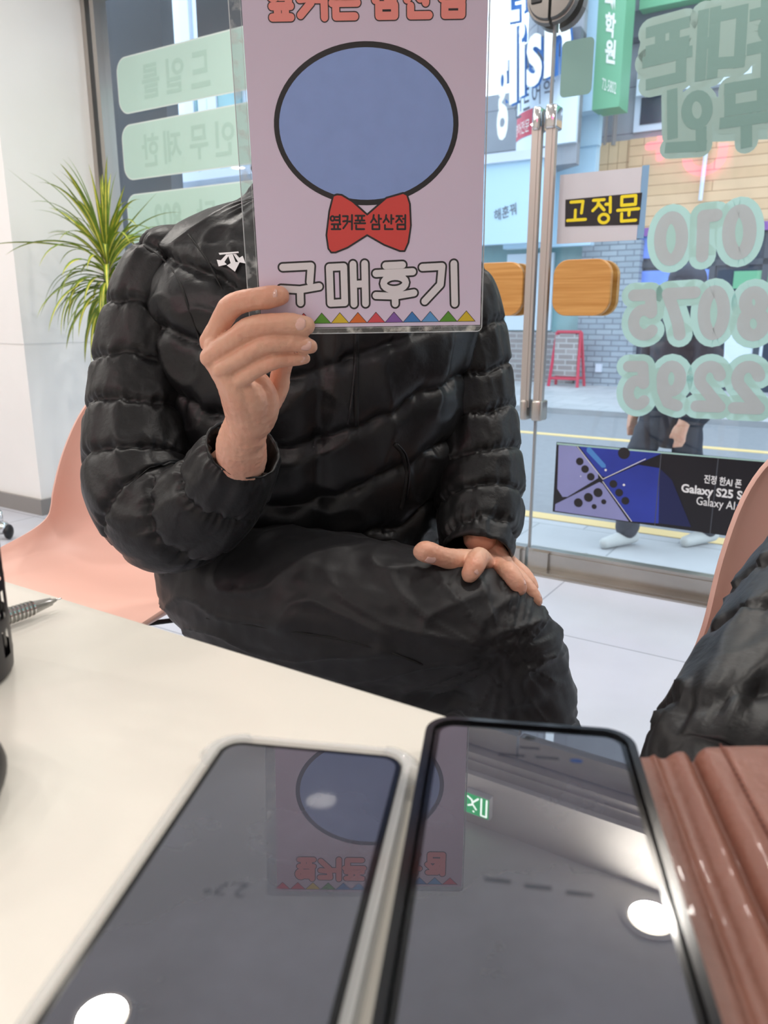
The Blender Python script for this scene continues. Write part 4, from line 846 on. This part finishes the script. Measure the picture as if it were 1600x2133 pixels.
def skel():
    h = HX; ch = []
    ch.append([(h.x, h.y+.025, h.z+.03, .07), (h.x-.01, h.y+.03, h.z-.10, .045), (-.09, 1.11, .98, .06)])
    ch.append([(-.25, 1.11, .93, .05), (-.09, 1.11, .95, .08), (.07, 1.11, .93, .05)])
    ch.append([(-.09, 1.11, .92, .11), (-.1, 1.11, .75, .11), (-.13, 1.11, .58, .11)])
    ra = [Wp(340, 600, 1.10, 60), Wp(300, 780, 1.06, 58), Wp(315, 1050, .96, 50), Wp(420, 1020, .885, 50), Wp(500, 960, .825, 52)]
    la = [Wp(950, 600, 1.12, 58), Wp(990, 800, 1.10, 56), Wp(1000, 1000, 1.05, 46), Wp(1000, 1120, .97, 38)]
    ch += [[tuple(p) for p in ra], [tuple(p) for p in la]]
    ch.append([(-.18, 1.04, .53, .07), (-.05, .945, .54, .07), (.12, .905, .53, .058), (.165, .905, .40, .050), (.20, .93, .12, .036), (.20, .90, .05, .035), (.23, .80, .035, .032)])
    ch.append([(-.05, 1.13, .52, .085), (.09, 1.11, .49, .058), (.11, 1.09, .40, .05), (.12, 1.12, .12, .036), (.12, 1.1, .05, .035), (.14, 1.0, .035, .032)])
    return ch
coarse = flesh([spline(c, 6) if len(c) > 2 else c for c in skel()], .0075, 6)
headm = flesh([spline(c, 4) if len(c) > 2 else c for c in headchains(HX)], .0026, 7); face(HX, man)
# raised hand, joints in order wrist to tip
RH = [
 [Wp(439, 712, .762, 23.2), Wp(462, 668, .748, 23.2), Wp(484, 637, .738, 24.4), Wp(524, 624, .731, 23.8), Wp(556, 620, .729, 23.2), Wp(578, 617, .7295, 21.3), Wp(584, 617, .7298, 18.9)],
 [Wp(438, 744, .750, 21.8), Wp(482, 710, .738, 21.8), Wp(525, 682, .729, 24.1), Wp(571, 676, .726, 23.0), Wp(604, 675, .726, 23.0), Wp(633, 678, .7275, 20.7), Wp(639, 679, .728, 17.9)],
 [Wp(462, 770, .744, 19.8), Wp(512, 740, .734, 19.2), Wp(557, 717, .728, 19.8), Wp(598, 715, .728, 17.7), Wp(626, 716, .730, 17.7), Wp(643, 721, .732, 16.6), Wp(648, 723, .733, 14.0)],
 [Wp(494, 797, .745, 18), Wp(535, 769, .737, 17), Wp(571, 753, .733, 16.5), Wp(598, 750, .734, 14.5), Wp(618, 748, .736, 13.5), Wp(632, 747, .738, 12), Wp(637, 747, .739, 10)],
]
palm = [
 [Wp(512, 905, .790, 44), Wp(508, 872, .778, 38), Wp(470, 775, .762, 26), Wp(441, 716, .764, 20)],
 [Wp(515, 880, .778, 36), Wp(478, 800, .755, 27), Wp(440, 746, .753, 20)],
 [Wp(522, 880, .778, 38), Wp(498, 820, .752, 29), Wp(464, 772, .747, 21)],
 [Wp(528, 880, .782, 38), Wp(525, 830, .757, 30), Wp(497, 798, .750, 21)],
 [Wp(540, 875, .790, 34), Wp(549, 842, .775, 34), Wp(545, 805, .768, 24), Wp(530, 785, .765, 20)],
 [Wp(500, 790, .772, 26), Wp(520, 830, .775, 30)],
 [Wp(508, 880, .785, 40), Wp(503, 925, .803, 52), Wp(500, 965, .826, 53), Wp(474, 1012, .858, 53), Wp(425, 1045, .885, 52)],
 [Wp(463, 755, .754, 24), Wp(448, 722, .753, 23), Wp(446, 735, .750, 21)],
]
thumb = [Wp(552, 850, .795, 28), Wp(578, 808, .795, 24), Wp(585, 778, .788, 20), Wp(600, 730, .775, 19), Wp(612, 690, .764, 17.5), Wp(620, 655, .758, 15)]
hand1 = flesh([spline(c, 5) for c in RH+palm]+[spline(thumb, 5)], .00125, 4)
def hand_detail(joints, mid):
    def f(p):
        d = 0
        for c in joints:
            for i in mid:
                q = Vector(c[i][:3]); r_ = (p-q).length/(c[i][3])
                if r_ < 1.6: d += .0006*math.exp(-r_*r_*1.6)-.00035*max(0, math.sin((p-q).dot(Vector((.9, 0, .3)))*2600))*math.exp(-r_*r_*2.0)
        return d+.00035*noise.noise(p*220)+.0006*noise.noise(p*60)
    return f
displace(hand1, hand_detail(RH, (2, 4)))
LHn = [
 [Wp(1012, 1182, .955, 25.1), Wp(1003, 1168, .915, 23.9), Wp(996, 1163, .893, 22.8), Wp(989, 1178, .876, 21.7), Wp(980, 1193, .870, 19.4), Wp(977, 1198, .870, 16.0)],
 [Wp(1030, 1178, .95, 22.8), Wp(1048, 1186, .915, 19.4), Wp(1060, 1192, .896, 20.5), Wp(1073, 1208, .885, 19.4), Wp(1081, 1222, .882, 17.1), Wp(1083, 1227, .882, 14.2)],
 [Wp(1052, 1182, .96, 20.5), Wp(1078, 1202, .925, 18.2), Wp(1094, 1219, .912, 17.1), Wp(1106, 1235, .905, 16.5), Wp(1115, 1249, .902, 14.8), Wp(1118, 1254, .902, 12.0)],
 [Wp(1060, 1172, .985, 18.2), Wp(1085, 1192, .96, 17.1), Wp(1102, 1210, .945, 14.8), Wp(1110, 1222, .94, 12.5)],
]
lth = [Wp(1010, 1172, .955, 27.4), Wp(975, 1171, .915, 28), Wp(945, 1167, .893, 24), Wp(921, 1160, .880, 21.5), Wp(897, 1152, .873, 22.8), Wp(885, 1149, .870, 22.8), Wp(878, 1149, .870, 18.2)]
lpalm = [[Wp(1005, 1110, .99, 30), Wp(1015, 1150, .975, 30), Wp(1015, 1182, .955, 24)], [Wp(1015, 1130, .985, 28), Wp(1040, 1165, .965, 24), Wp(1055, 1183, .96, 18)], [Wp(1010, 1160, .965, 26), Wp(1035, 1180, .95, 20)]]
hand2 = flesh([spline(c, 5) for c in LHn+lpalm]+[spline(lth, 5)], .0013, 4)
displace(hand2, hand_detail(LHn+[lth], (2,)))
body = joinmesh([coarse, headm, hand1, hand2]).obj('body', M['skin'], man, smooth=True)
def nail(tip, prev, fr, wd, ln, push, up=None):
    """curved nail plate on the camera side of a fingertip"""
    t_ = Vector(tip[:3]); p_ = Vector(prev[:3]); d = (t_-p_).normalized(); nrm = Vector(fr); nrm = (nrm-d*nrm.dot(d)).normalized(); s_ = d.cross(nrm)
    c = t_-d*ln*.35; g = G(); n = 8; rings = []
    for i in range(9):
        a = -1+2*i/8; row = []
        ww = wd*(1-.32*max(0, a)**3-.18*max(0, -a)**3)
        for j in range(n+1):
            b = -1+2*j/n; row.append(c+d*ln*.5*a*(1-.12*b*b)+s_*ww*.5*math.sin(b*1.25)/math.sin(1.25)+nrm*(push-wd*.27*b*b-.0006*a*a))
        rings.append(row)
    g.rings(rings, False, closed=False)
    me = bpy.data.meshes.new('nail'); me.from_pydata([tuple(v) for v in g.v], [], g.f); me = baked(me, [('SOLIDIFY', dict(thickness=.0005, offset=0))])
    o = joinmesh([me]).obj('fingernail', M['nail'], man, smooth=True); return o
cam_dir = Vector((0, -1, .0))
def nl(tip, prev, fr, wd, ln): nail(tip, prev, fr, wd, ln, tip[3]*1.07)
nl(RH[0][5], RH[0][3], (.12, -.9, .35), .0135, .0135); nl(RH[1][5], RH[1][3], (.2, -.95, .2), .0130, .0135); nl(RH[2][5], RH[2][3], (.4, -.9, .15), .0105, .011); nl(RH[3][5], RH[3][3], (.5, -.85, .15), .008, .0085)
nl(lth[5], lth[3], (-.1, -.85, -.25), .0135, .0135); nl(LHn[0][4], LHn[0][3], (.25, -.95, 0), .011, .0115); nl(LHn[1][4], LHn[1][3], (.75, -.55, .25), .009, .009); nl(LHn[2][4], LHn[2][3], (.8, -.4, .3), .008, .008)
# ---- hair
hm = flesh([[(HX.x, HX.y+.03, HX.z+.055, .086), (HX.x, HX.y+.0, HX.z+.062, .080)], [(HX.x, HX.y+.055, HX.z-.02, .065), (HX.x, HX.y+.05, HX.z+.03, .075)], [(HX.x-.04, HX.y-.045, HX.z+.085, .03), (HX.x+.04, HX.y-.045, HX.z+.085, .03)]], .004, 4)
displace(hm, lambda p: .004*noise.noise(Vector((p.x*120, p.y*120, p.z*25))))
joinmesh([hm]).obj('hair', M['hair'], man, smooth=True)
# ---- quilted jacket
def pil(f, k=4.2): f = f-math.floor(f); return 1-abs(2*f-1)**k
def quilt_tube(path, period, amp, seed, nth=112, dens=.0042, wr=1.0, phase0=0, cuff=True, slant=.10, s_off=0):
    P = spline(path, 14); pts = [Vector(p[:3]) for p in P]; rs = [p[3] for p in P]
    ln = [0]
    for a, b in zip(pts, pts[1:]): ln.append(ln[-1]+(b-a).length)
    N = int(ln[-1]/dens); Q = []; R_ = []; S = []
    j = 0
    for i in range(N+1):
        s_ = ln[-1]*i/N
        while j < len(ln)-2 and ln[j+1] < s_: j += 1
        f = (s_-ln[j])/max(1e-9, ln[j+1]-ln[j]); Q.append(pts[j].lerp(pts[j+1], f)); R_.append(rs[j]+(rs[j+1]-rs[j])*f); S.append(s_)
    fr = frames(Q); rings = []
    for p, (a, b), r_, s_ in zip(Q, fr, R_, S):
        row = []
        for k in range(nth):
            th = 2*PI*k/nth; d = a*math.cos(th)+b*math.sin(th); c3 = Vector((math.cos(th)*1.5, math.sin(th)*1.5, s_*6+seed))
            kq = 5.5; ph = (s_+s_off)/period+phase0+slant*math.sin(th+seed)+.16*noise.noise(c3); f = pil(ph, 5.5); near = math.exp(-((.5-abs((ph-math.floor(ph))-.5))/.16)**2)
            wn = noise.noise(Vector((math.cos(th)*9, math.sin(th)*9, s_*12+seed*3)))
            fold = noise.noise(Vector((math.cos(th)*2.2+9, math.sin(th)*2.2, s_*17+seed*2))); rid = (1-abs(fold)*2.2); rid = max(0, rid)**3
            off = amp*(f-.75)+wr*(near*.0042*wn+.0035*noise.noise(c3*2.1)+.0034*rid*(.3+near)-.0016)
            row.append(p+d*(r_+off))
        rings.append(row)
    if cuff:
        p, (a, b), r_ = Q[-1], fr[-1], R_[-1]; t_ = (Q[-1]-Q[-2]).normalized()
        for dz, k in ((.004, .985), (.005, .95), (.001, .91), (-.03, .89), (-.07, .87)):
            row = []
            for q in range(nth):
                th = 2*PI*q/nth; row.append(p+t_*(dz+.002*noise.noise(Vector((math.cos(th)*4, math.sin(th)*4, seed))))+(a*math.cos(th)+b*math.sin(th))*r_*k*(1+.03*noise.noise(Vector((math.cos(th)*5, math.sin(th)*5, seed+7)))))
            rings.append(row)
    g = G(); g.rings(rings, False); return g
TR = [(.50, -.115, 1.15, .175, .12), (.56, -.115, 1.14, .20, .135), (.64, -.11, 1.125, .208, .145), (.74, -.105, 1.11, .212, .155), (.84, -.10, 1.10, .22, .158), (.93, -.10, 1.10, .228, .155), (.975, -.10, 1.105, .218, .142), (1.005, -.10, 1.11, .207, .130), (1.03, -.099, 1.11, .178, .116), (1.050, -.094, 1.11, .138, .10), (1.065, -.088, 1.105, .093, .09), (1.10, -.085, 1.10, .084, .082), (1.13, -.085, 1.10, .080, .078)]
TS = spline(TR, 10)
def trow(z):
    for a, b in zip(TS, TS[1:]):
        if a[0] <= z <= b[0]: f = (z-a[0])/max(1e-9, b[0]-a[0]); return [x+(y-x)*f for x, y in zip(a, b)]
    return TS[-1] if z > TS[0][0] else TS[0]
def tpoint(th, z, off=0):
    _, cx, cy, a, b = trow(z); c, s_ = math.cos(th), math.sin(th); e = .86
    return Vector((cx+(a+off)*math.copysign(abs(c)**e, c), cy+(b+off)*math.copysign(abs(s_)**e, s_), z))
def toff(th, z):
    x = math.cos(th); lat = abs(x+.05)
    ph = (z-.085*lat*(1 if math.sin(th) < 0 else 0))/.084+.14*noise.noise(Vector((x*3, math.sin(th)*3, z*6)))+.07*noise.noise(Vector((x*9, 2, z*10)))
    if z > 1.0: amp = .006
    else: amp = .012
    f = pil(ph); near = math.exp(-((.5-abs((ph-math.floor(ph))-.5))/.14)**2)
    fold = noise.noise(Vector((x*3.2+z*4, math.sin(th)*3, z*15))); rid = max(0, 1-abs(fold)*2.3)**3
    zip_ = math.exp(-((x-.07)/.045)**2) if math.sin(th) < 0 else 0
    return amp*(f-.7)+near*.0050*noise.noise(Vector((x*24, math.sin(th)*24, z*12)))+.0045*noise.noise(Vector((x*5, math.sin(th)*5, z*9)))+.0045*rid-.010*zip_
g = G(); rows = []; nz = 200; nth = 260
for i in range(nz+1):
    z = .50+(1.13-.50)*i/nz; rows.append([tpoint(2*PI*k/nth, z, toff(2*PI*k/nth, z)) for k in range(nth)])
for z, o_ in ((1.133, -.006), (1.130, -.014), (1.10, -.022)): rows.append([tpoint(2*PI*k/nth, min(z, 1.13), o_) for k in range(nth)])
g.rings(rows, False); jacket = g.obj('jacket', M['nylon'], man, smooth=True)
RS = [Wp(415, 522, 1.09, 64), Wp(358, 575, 1.08, 98), Wp(318, 680, 1.065, 104), Wp(300, 800, 1.04, 108), Wp(292, 920, 1.00, 112), Wp(300, 1015, .965, 118), Wp(345, 1075, .93, 116), Wp(405, 1068, .90, 106), Wp(455, 1025, .875, 98), Wp(488, 975, .85, 88), Wp(505, 938, .832, 80)]
sl1 = quilt_tube(RS, .069, .0105, 2.3, s_off=.02, dens=.0034, nth=150).obj('sleeve', M['nylon2'], jacket, smooth=True)
LS = [Wp(900, 560, 1.12, 60), Wp(945, 610, 1.115, 84), Wp(968, 700, 1.11, 86), Wp(982, 800, 1.10, 86), Wp(991, 900, 1.08, 88), Wp(998, 1000, 1.05, 92), Wp(998, 1070, 1.02, 90), Wp(994, 1120, .99, 80), Wp(992, 1152, .97, 74)]
sl2 = quilt_tube(LS, .060, .0095, 7.7, s_off=.01, dens=.0034, nth=140, slant=.22).obj('sleeve', M['nylon2'], jacket, smooth=True)
def onjacket(px, py, lift=.002):
    d = ray(px, py).normalized(); c = Vector((0, 0, CAMH)); best = None
    for b_ in BV:
        h = b_.ray_cast(c, d)
        if h[0] is not None and (best is None or h[3] < best[3]): best = h
    return best[0]-d*lift if best else None
def bvh(o): me = o.data; return BVHTree.FromPolygons([WM[man.name] @ v.co for v in me.vertices], [tuple(p.vertices) for p in me.polygons])
BV = [bvh(jacket), bvh(sl1), bvh(sl2)]
# chest emblem: bar above three spreading arrows
g = G(); em = [[(456, 527), (497, 524), (498, 527), (458, 531)], [(475, 530), (485, 529), (492, 548), (500, 546), (490, 566), (473, 553), (482, 551)], [(472, 530), (478, 531), (466, 549), (473, 551), (456, 555), (452, 541), (459, 544)], [(486, 529), (492, 529), (500, 538), (506, 533), (512, 549), (497, 546)]]
BV = [BV[0], BV[1]]
for pgn in em:
    ps = [onjacket(x, y, .0035) for x, y in pgn]
    if all(p is not None for p in ps):
        cp_ = sum(ps, Vector())/len(ps)
        nn = Vector((0, -1, .2)); ps2 = [p-Vector((0, .0015, 0)) for p in ps]; g.add(ps2+[cp_-Vector((0, .0015, 0))], [(i, (i+1) % len(ps), len(ps)) for i in range(len(ps))])
g.obj('chest_emblem', M['white'], jacket)
# zip, pocket zip and printed line
def onpath(pts, r, name, m, lift=0, mesh=None):
    out = [onjacket(x, y, lift) for x, y in pts]; out = [p for p in out if p is not None]
    out = spline([tuple(p) for p in out], 4); G().tube(out, r, 8).obj(name, m, jacket, smooth=True)
onpath([(742, 690+i*14) for i in range(15)], .0035, 'front_zip', M['seam']); onpath([(742-1.5*i*i*.06, 690+i*14) for i in range(15)], .0016, 'zip_edge', M['black'], .002)
onpath([(822, 925), (838, 945), (846, 975), (846, 1005), (840, 1040), (834, 1060)], .0028, 'pocket_zip', M['seam']); onpath([(828, 925), (845, 945), (853, 975), (853, 1005), (847, 1040)], .0012, 'pocket_piping', M['black'], .002)
onpath([(300, 512), (345, 545), (375, 590), (392, 640), (410, 690), (425, 740)], .0014, 'armhole_seam', M['seam']); onpath([(392, 488), (430, 540), (462, 600), (490, 650)], .0012, 'yoke_seam', M['seam'])
g = G(); a = onjacket(868, 690, .003); b = onjacket(950, 680, .003)
Pj = Plane(a, (b-a), (0, 0, 1)); text(g, 'Originals since 19', lambda X, Y: ((b-a).length*1.0*X, .0075*Y-.002), Pj, 0, .004); g.obj('chest_print', M['pipe'], jacket)
# ---- trousers
RL = [(-.23, 1.05, .55, .10), (-.17, 1.01, .54, .112), (-.08, .955, .54, .104), (.04, .92, .535, .094), (.125, .905, .525, .081), (.160, .905, .470, .078), (.175, .905, .40, .076), (.19, .915, .28, .068), (.21, .93, .12, .06)]
LL = [(-.12, 1.14, .53, .11), (-.02, 1.12, .51, .10), (.08, 1.11, .49, .082), (.115, 1.10, .43, .074), (.12, 1.10, .3, .066), (.12, 1.12, .12, .058)]
tm = flesh([spline(RL, 5), spline(LL, 5), [(-.20, 1.12, .56, .11), (-.13, 1.14, .56, .13), (-.04, 1.13, .56, .12)], [(-.21, 1.06, .50, .085), (-.1, .98, .475, .09), (.02, .95, .46, .085), (.10, .94, .45, .07)]], .0042, 8)
def tf(p):
    # folds radiate from the knee and sag along the thigh
    k = Vector((.14, .86, .53)); v = p-k; ang = math.atan2(v.z, v.x)*3.2; r_ = v.length
    f1 = noise.noise(Vector((ang*1.3, r_*7, p.y*6))); rid = max(0, 1-abs(f1)*2.6)**2.5
    f2 = noise.noise(Vector((p.x*9-p.z*16, p.y*8, p.z*13+p.x*8))); rid2 = max(0, 1-abs(f2)*2.4)**3
    low = max(0, min(1, (.50-p.z)/.12)); e = .0055*rid*math.exp(-r_*3.2)+.0045*rid2+.010*low*noise.noise(Vector((p.x*16, p.y*16, p.z*30)))
    return e+.004*noise.noise(p*11)+.0012*noise.noise(p*45)-.003
displace(tm, tf)
tr = joinmesh([tm]).obj('trousers', M['trouser'], man, smooth=True)
BV = [bvh(tr)]
def seam(pts, r, nm):
    out = [onjacket(x, y, 0) for x, y in pts]; out = [p for p in out if p is not None]
    if len(out) > 1: G().tube(spline([tuple(p) for p in out], 4), r, 8).obj(nm, M['seam'], tr, smooth=True)
seam([(350, 1285), (430, 1288), (520, 1302), (620, 1318), (700, 1330), (760, 1345), (820, 1362), (880, 1385)], .0012, 'side_seam')
for x, y, z in ((.245, .83, 0), (.15, 1.02, 0)):
    s_ = flesh([[(x-.03, y+.09, .055, .04), (x-.01, y+.02, .045, .042), (x+.01, y-.09, .035, .036)]], .004, 4); joinmesh([s_]).obj('shoe', M['shoe'], man, smooth=True)
# ---------------------------------------------------------------- second person, only a sleeve in view
p2_ = thing('person', 'person at the right border of whom only a black padded sleeve shows', 'person', (.60, .56, 0))
hh = (.62, .55, 1.29)
ch = [[(.63, .57, 1.24, .05), (.63, .57, 1.1, .05), (.63, .57, .95, .08), (.62, .58, .75, .085), (.58, .59, .58, .09)], [(.51, .65, .96, .04), (.63, .57, .98, .07), (.74, .49, .95, .04)], [(.50, .65, .95, .034), *[(a, b, c, .034) for a, b, c, _ in (Wp(1750, 1240, .59, 1), Wp(1640, 1400, .495, 1), Wp(1560, 1540, .44, 1), Wp(1500, 1680, .40, 1))]], [(.73, .49, .95, .034), (.69, .40, .81, .032), (.60, .33, .785, .03), (.50, .29, .768, .026)],
   [(.50, .60, .52, .06), (.33, .40, .495, .045), (.32, .37, .1, .036), (.27, .28, .04, .035)], [(.61, .52, .52, .06), (.48, .33, .495, .045), (.46, .30, .1, .036), (.41, .2, .04, .035)]]
cm = flesh([spline(c, 5) if len(c) > 2 else c for c in ch], .009, 5)
hx = Vector(Wp(1465, 1800, .36, 1)[:3]); fing = [[(hx.x, hx.y, hx.z, .022), (hx.x-.015, hx.y-.03, hx.z+.0, .022)]]
for i in range(4):
    b_ = hx+Vector((-.035+.018*i, -.045+.004*i, .004)); e = b_+Vector((-.006, -.026, -.012)); e2 = e+Vector((.0, -.012, -.022)); e3 = e2+Vector((.004, .002, -.018)); fing.append([(*(hx+Vector((-.018+.01*i, -.01, 0))), .012), (*b_, .0095), (*e, .009), (*e2, .0085), (*e3, .0075)])
fing.append([(*(hx+Vector((.02, 0, 0))), .012), (*(hx+Vector((.035, -.03, -.01))), .010), (*(hx+Vector((.03, -.055, -.02))), .009)])
q0 = Vector((.44, .278, .757)); fing.append([(.50, .29, .765, .024), (q0.x, q0.y, q0.z, .022), (q0.x-.035, q0.y-.012, q0.z-.004, .019)])
for i in range(4): b_ = q0+Vector((-.05, -.028+.018*i, -.004)); fing.append([(*(q0+Vector((-.02, -.014+.010*i, 0))), .012), (*b_, .0095), (*(b_+Vector((-.024, 0, -.001))), .0085), (*(b_+Vector((-.042, 0, -.006))), .0075)])
fing.append([(q0.x, q0.y-.018, q0.z, .012), (q0.x-.022, q0.y-.042, q0.z-.008, .0095), (q0.x-.042, q0.y-.048, q0.z-.01, .0085)])
hm_ = flesh(fing, .002, 4)
h2 = Vector((.625, .555, 1.285)); headm2 = flesh([spline(c, 4) if len(c) > 2 else c for c in headchains(h2) if c[-1][0] > 0], .003, 7); face(h2, p2_)
joinmesh([cm, headm2, hm_]).obj('body', M['skin'], p2_, smooth=True)
joinmesh([flesh([[(.63, .57, 1.34, .088), (.62, .56, 1.35, .084)], [(.65, .59, 1.28, .07), (.64, .58, 1.32, .075)]], .006, 4)]).obj('hair', M['hair'], p2_, smooth=True)
jk = quilt_tube([(.57, .60, .50, .14), (.60, .59, .62, .15), (.62, .58, .8, .15), (.63, .57, .95, .145), (.63, .57, 1.04, .10), (.625, .565, 1.10, .08), (.625, .565, 1.13, .075)], .075, .012, 4.2, cuff=True).obj('jacket', M['nylon2'], p2_, smooth=True)
SS = [(.60, .59, 1.00, .05), (.53, .635, .985, .080), (.475, .66, .93, .088)]+[Wp(1850, 1120, .63, 190), Wp(1750, 1260, .57, 190), Wp(1655, 1390, .505, 180), Wp(1580, 1490, .455, 170), Wp(1530, 1580, .42, 175), Wp(1500, 1660, .40, 165), Wp(1480, 1740, .375, 150)]
quilt_tube(SS, .085, .010, 11.1, wr=1.3, slant=.2).obj('sleeve', M['nylon2'], jk, smooth=True)
quilt_tube([(.66, .55, 1.00, .05), (.72, .505, .985, .078), (.745, .46, .92, .085), (.70, .40, .82, .075), (.60, .33, .78, .065), (.50, .29, .775, .05)], .075, .010, 13.1).obj('sleeve', M['nylon2'], jk, smooth=True)
quilt_tube([(.50, .62, .53, .1), (.40, .48, .52, .09), (.33, .39, .49, .075), (.32, .37, .4, .07), (.32, .37, .12, .055)], .3, .003, 15).obj('trouser_leg', M['trouser'], p2_, smooth=True)
quilt_tube([(.62, .53, .53, .1), (.54, .41, .52, .09), (.48, .32, .49, .075), (.46, .30, .4, .07), (.46, .30, .12, .055)], .3, .003, 16).obj('trouser_leg', M['trouser'], p2_, smooth=True)
for x, y in ((.29, .32), (.43, .24)): joinmesh([flesh([[(x+.02, y+.04, .055, .04), (x, y, .045, .042), (x-.04, y-.07, .035, .036)]], .005, 4)]).obj('shoe', M['shoe'], p2_, smooth=True)
# ---------------------------------------------------------------- passers-by
M['coat'] = mat('dark_coat', '2b2f3b', .6, bump=.3, bscale=20); M['jeans'] = mat('dark_trousers', '2e3440', .7); M['cap'] = mat('dark_cap', '353a4c', .6); M['pale'] = mat('pale_coat', 'c8ccd4', .7); M['mask'] = mat('blue_face_mask', '3a5074', .7)
def walker(label, px, D, hgt, coat, capm, stride, ang, cap=True):
    b = at(px, 700, D); t = thing('person', label, 'person', (b.x, b.y, ST), ang); k = hgt/1.7
    def s_(c): return [tuple(q*k for q in p) for p in c]
    st = stride
    body = [[(0, .01, 1.60, .095), (0, -.01, 1.56, .085), (0, -.02, 1.50, .055)], [(0, .02, 1.45, .055), (0, .02, 1.35, .07)], [(0, 0, 1.30, .12), (0, 0, 1.0, .12)], [(0, -.1, 1.57, .018), (0, -.105, 1.55, .014)],
            [(-.19, 0, 1.36, .055), (-.24, .03, 1.10, .045), (-.25, -.06, .88, .036), (-.25, -.09, .80, .034), (-.25, -.10, .74, .028)], [(.19, 0, 1.36, .055), (.24, -.03, 1.10, .045), (.24, -.12, .90, .036), (.24, -.16, .80, .036), (.235, -.17, .74, .03)]]
    for sx, xx in ((-1, -.25), (1, .24)):
        for i in range(4): y0 = -.09 if sx < 0 else -.165; body.append([(xx+.0, y0+.03-.02*i, .77, .011), (xx, y0+.03-.022*i, .72, .010), (xx-.012*sx, y0+.028-.022*i, .685, .009)])
        body.append([(xx-.02*sx, y0-.03, .80, .012), (xx-.03*sx, y0-.05, .74, .010)])
    for sx, f in ((-1, st), (1, -st)): body.append([(sx*.09, 0, .95, .08), (sx*.09, -.35*f+(-.05), .50, .055), (sx*.09, -.55*f if f > 0 else -.75*f, .12, .04)])
    joinmesh([flesh([spline(s_(c), 4) for c in body], .01, 4)]).obj('body', M['skin'], t, 'P', smooth=True)
    cm_ = flesh([spline(s_(c), 4) for c in ([(0, .02, 1.43, .085), (0, .02, 1.32, .17), (0, .01, 1.1, .18), (0, 0, .90, .19), (0, 0, .80, .18)], [(-.1, .01, 1.33, .14), (.1, .01, 1.33, .14)], [(-.1, .01, .9, .15), (.1, .01, .9, .15)], [(-.2, 0, 1.36, .085), (-.26, .03, 1.10, .078), (-.26, -.06, .86, .062)], [(.2, 0, 1.36, .085), (.26, -.03, 1.10, .078), (.25, -.12, .87, .062)])], .012, 4)
    displace(cm_, lambda p: .008*noise.noise(p*9)+.004*noise.noise(Vector((p.x*8, p.y*8, p.z*26)))); joinmesh([cm_]).obj('coat', coat, t, 'P', smooth=True)
    lg = []
    for sx, f in ((-1, st), (1, -st)): lg.append([(sx*.09, 0, .92, .10), (sx*.09, -.35*f-.05, .50, .085), (sx*.09, (-.55*f if f > 0 else -.75*f), .12, .075)])
    lm = flesh([spline(s_(c), 5) for c in lg], .01, 4); displace(lm, lambda p: .006*noise.noise(Vector((p.x*14, p.y*14, p.z*22)))); joinmesh([lm]).obj('trousers', M['jeans'], t, 'P', smooth=True)
    for sx, f in ((-1, st), (1, -st)):
        y = (-.55*f if f > 0 else -.75*f); joinmesh([flesh([s_([(sx*.09, y+.05, .055, .045), (sx*.09, y-.05, .05, .045), (sx*.09, y-.17, .035, .036)])], .006, 3)]).obj('shoe', M['shoe'], t, 'P', smooth=True)
    joinmesh([flesh([s_([(0, .025, 1.63, .102), (0, -.005, 1.635, .098)])]+([s_([(-.05, -.10, 1.61, .015), (0, -.15, 1.60, .015), (.05, -.10, 1.61, .015)])] if cap else [s_([(0, .05, 1.55, .08), (0, .05, 1.5, .06)])]), .008, 3)]).obj('cap' if cap else 'hair', M['cap'] if cap else M['hair'], t, 'P', smooth=True)
    if cap: joinmesh([flesh([s_([(-.045, -.06, 1.515, .03), (0, -.085, 1.515, .035), (.045, -.06, 1.515, .03)])], .006, 3)]).obj('face_mask', M['mask'], t, 'P', smooth=True)
    return t
walker('passer-by in a dark coat and cap walking behind the number stickers', 1418, 4.5, 1.62, M['coat'], 0, .38, -1.15)
walker('passer-by in a pale coat mostly hidden behind the dark coated one', 1425, 5.15, 1.58, M['pale'], 0, .42, 1.9-3.6, False)
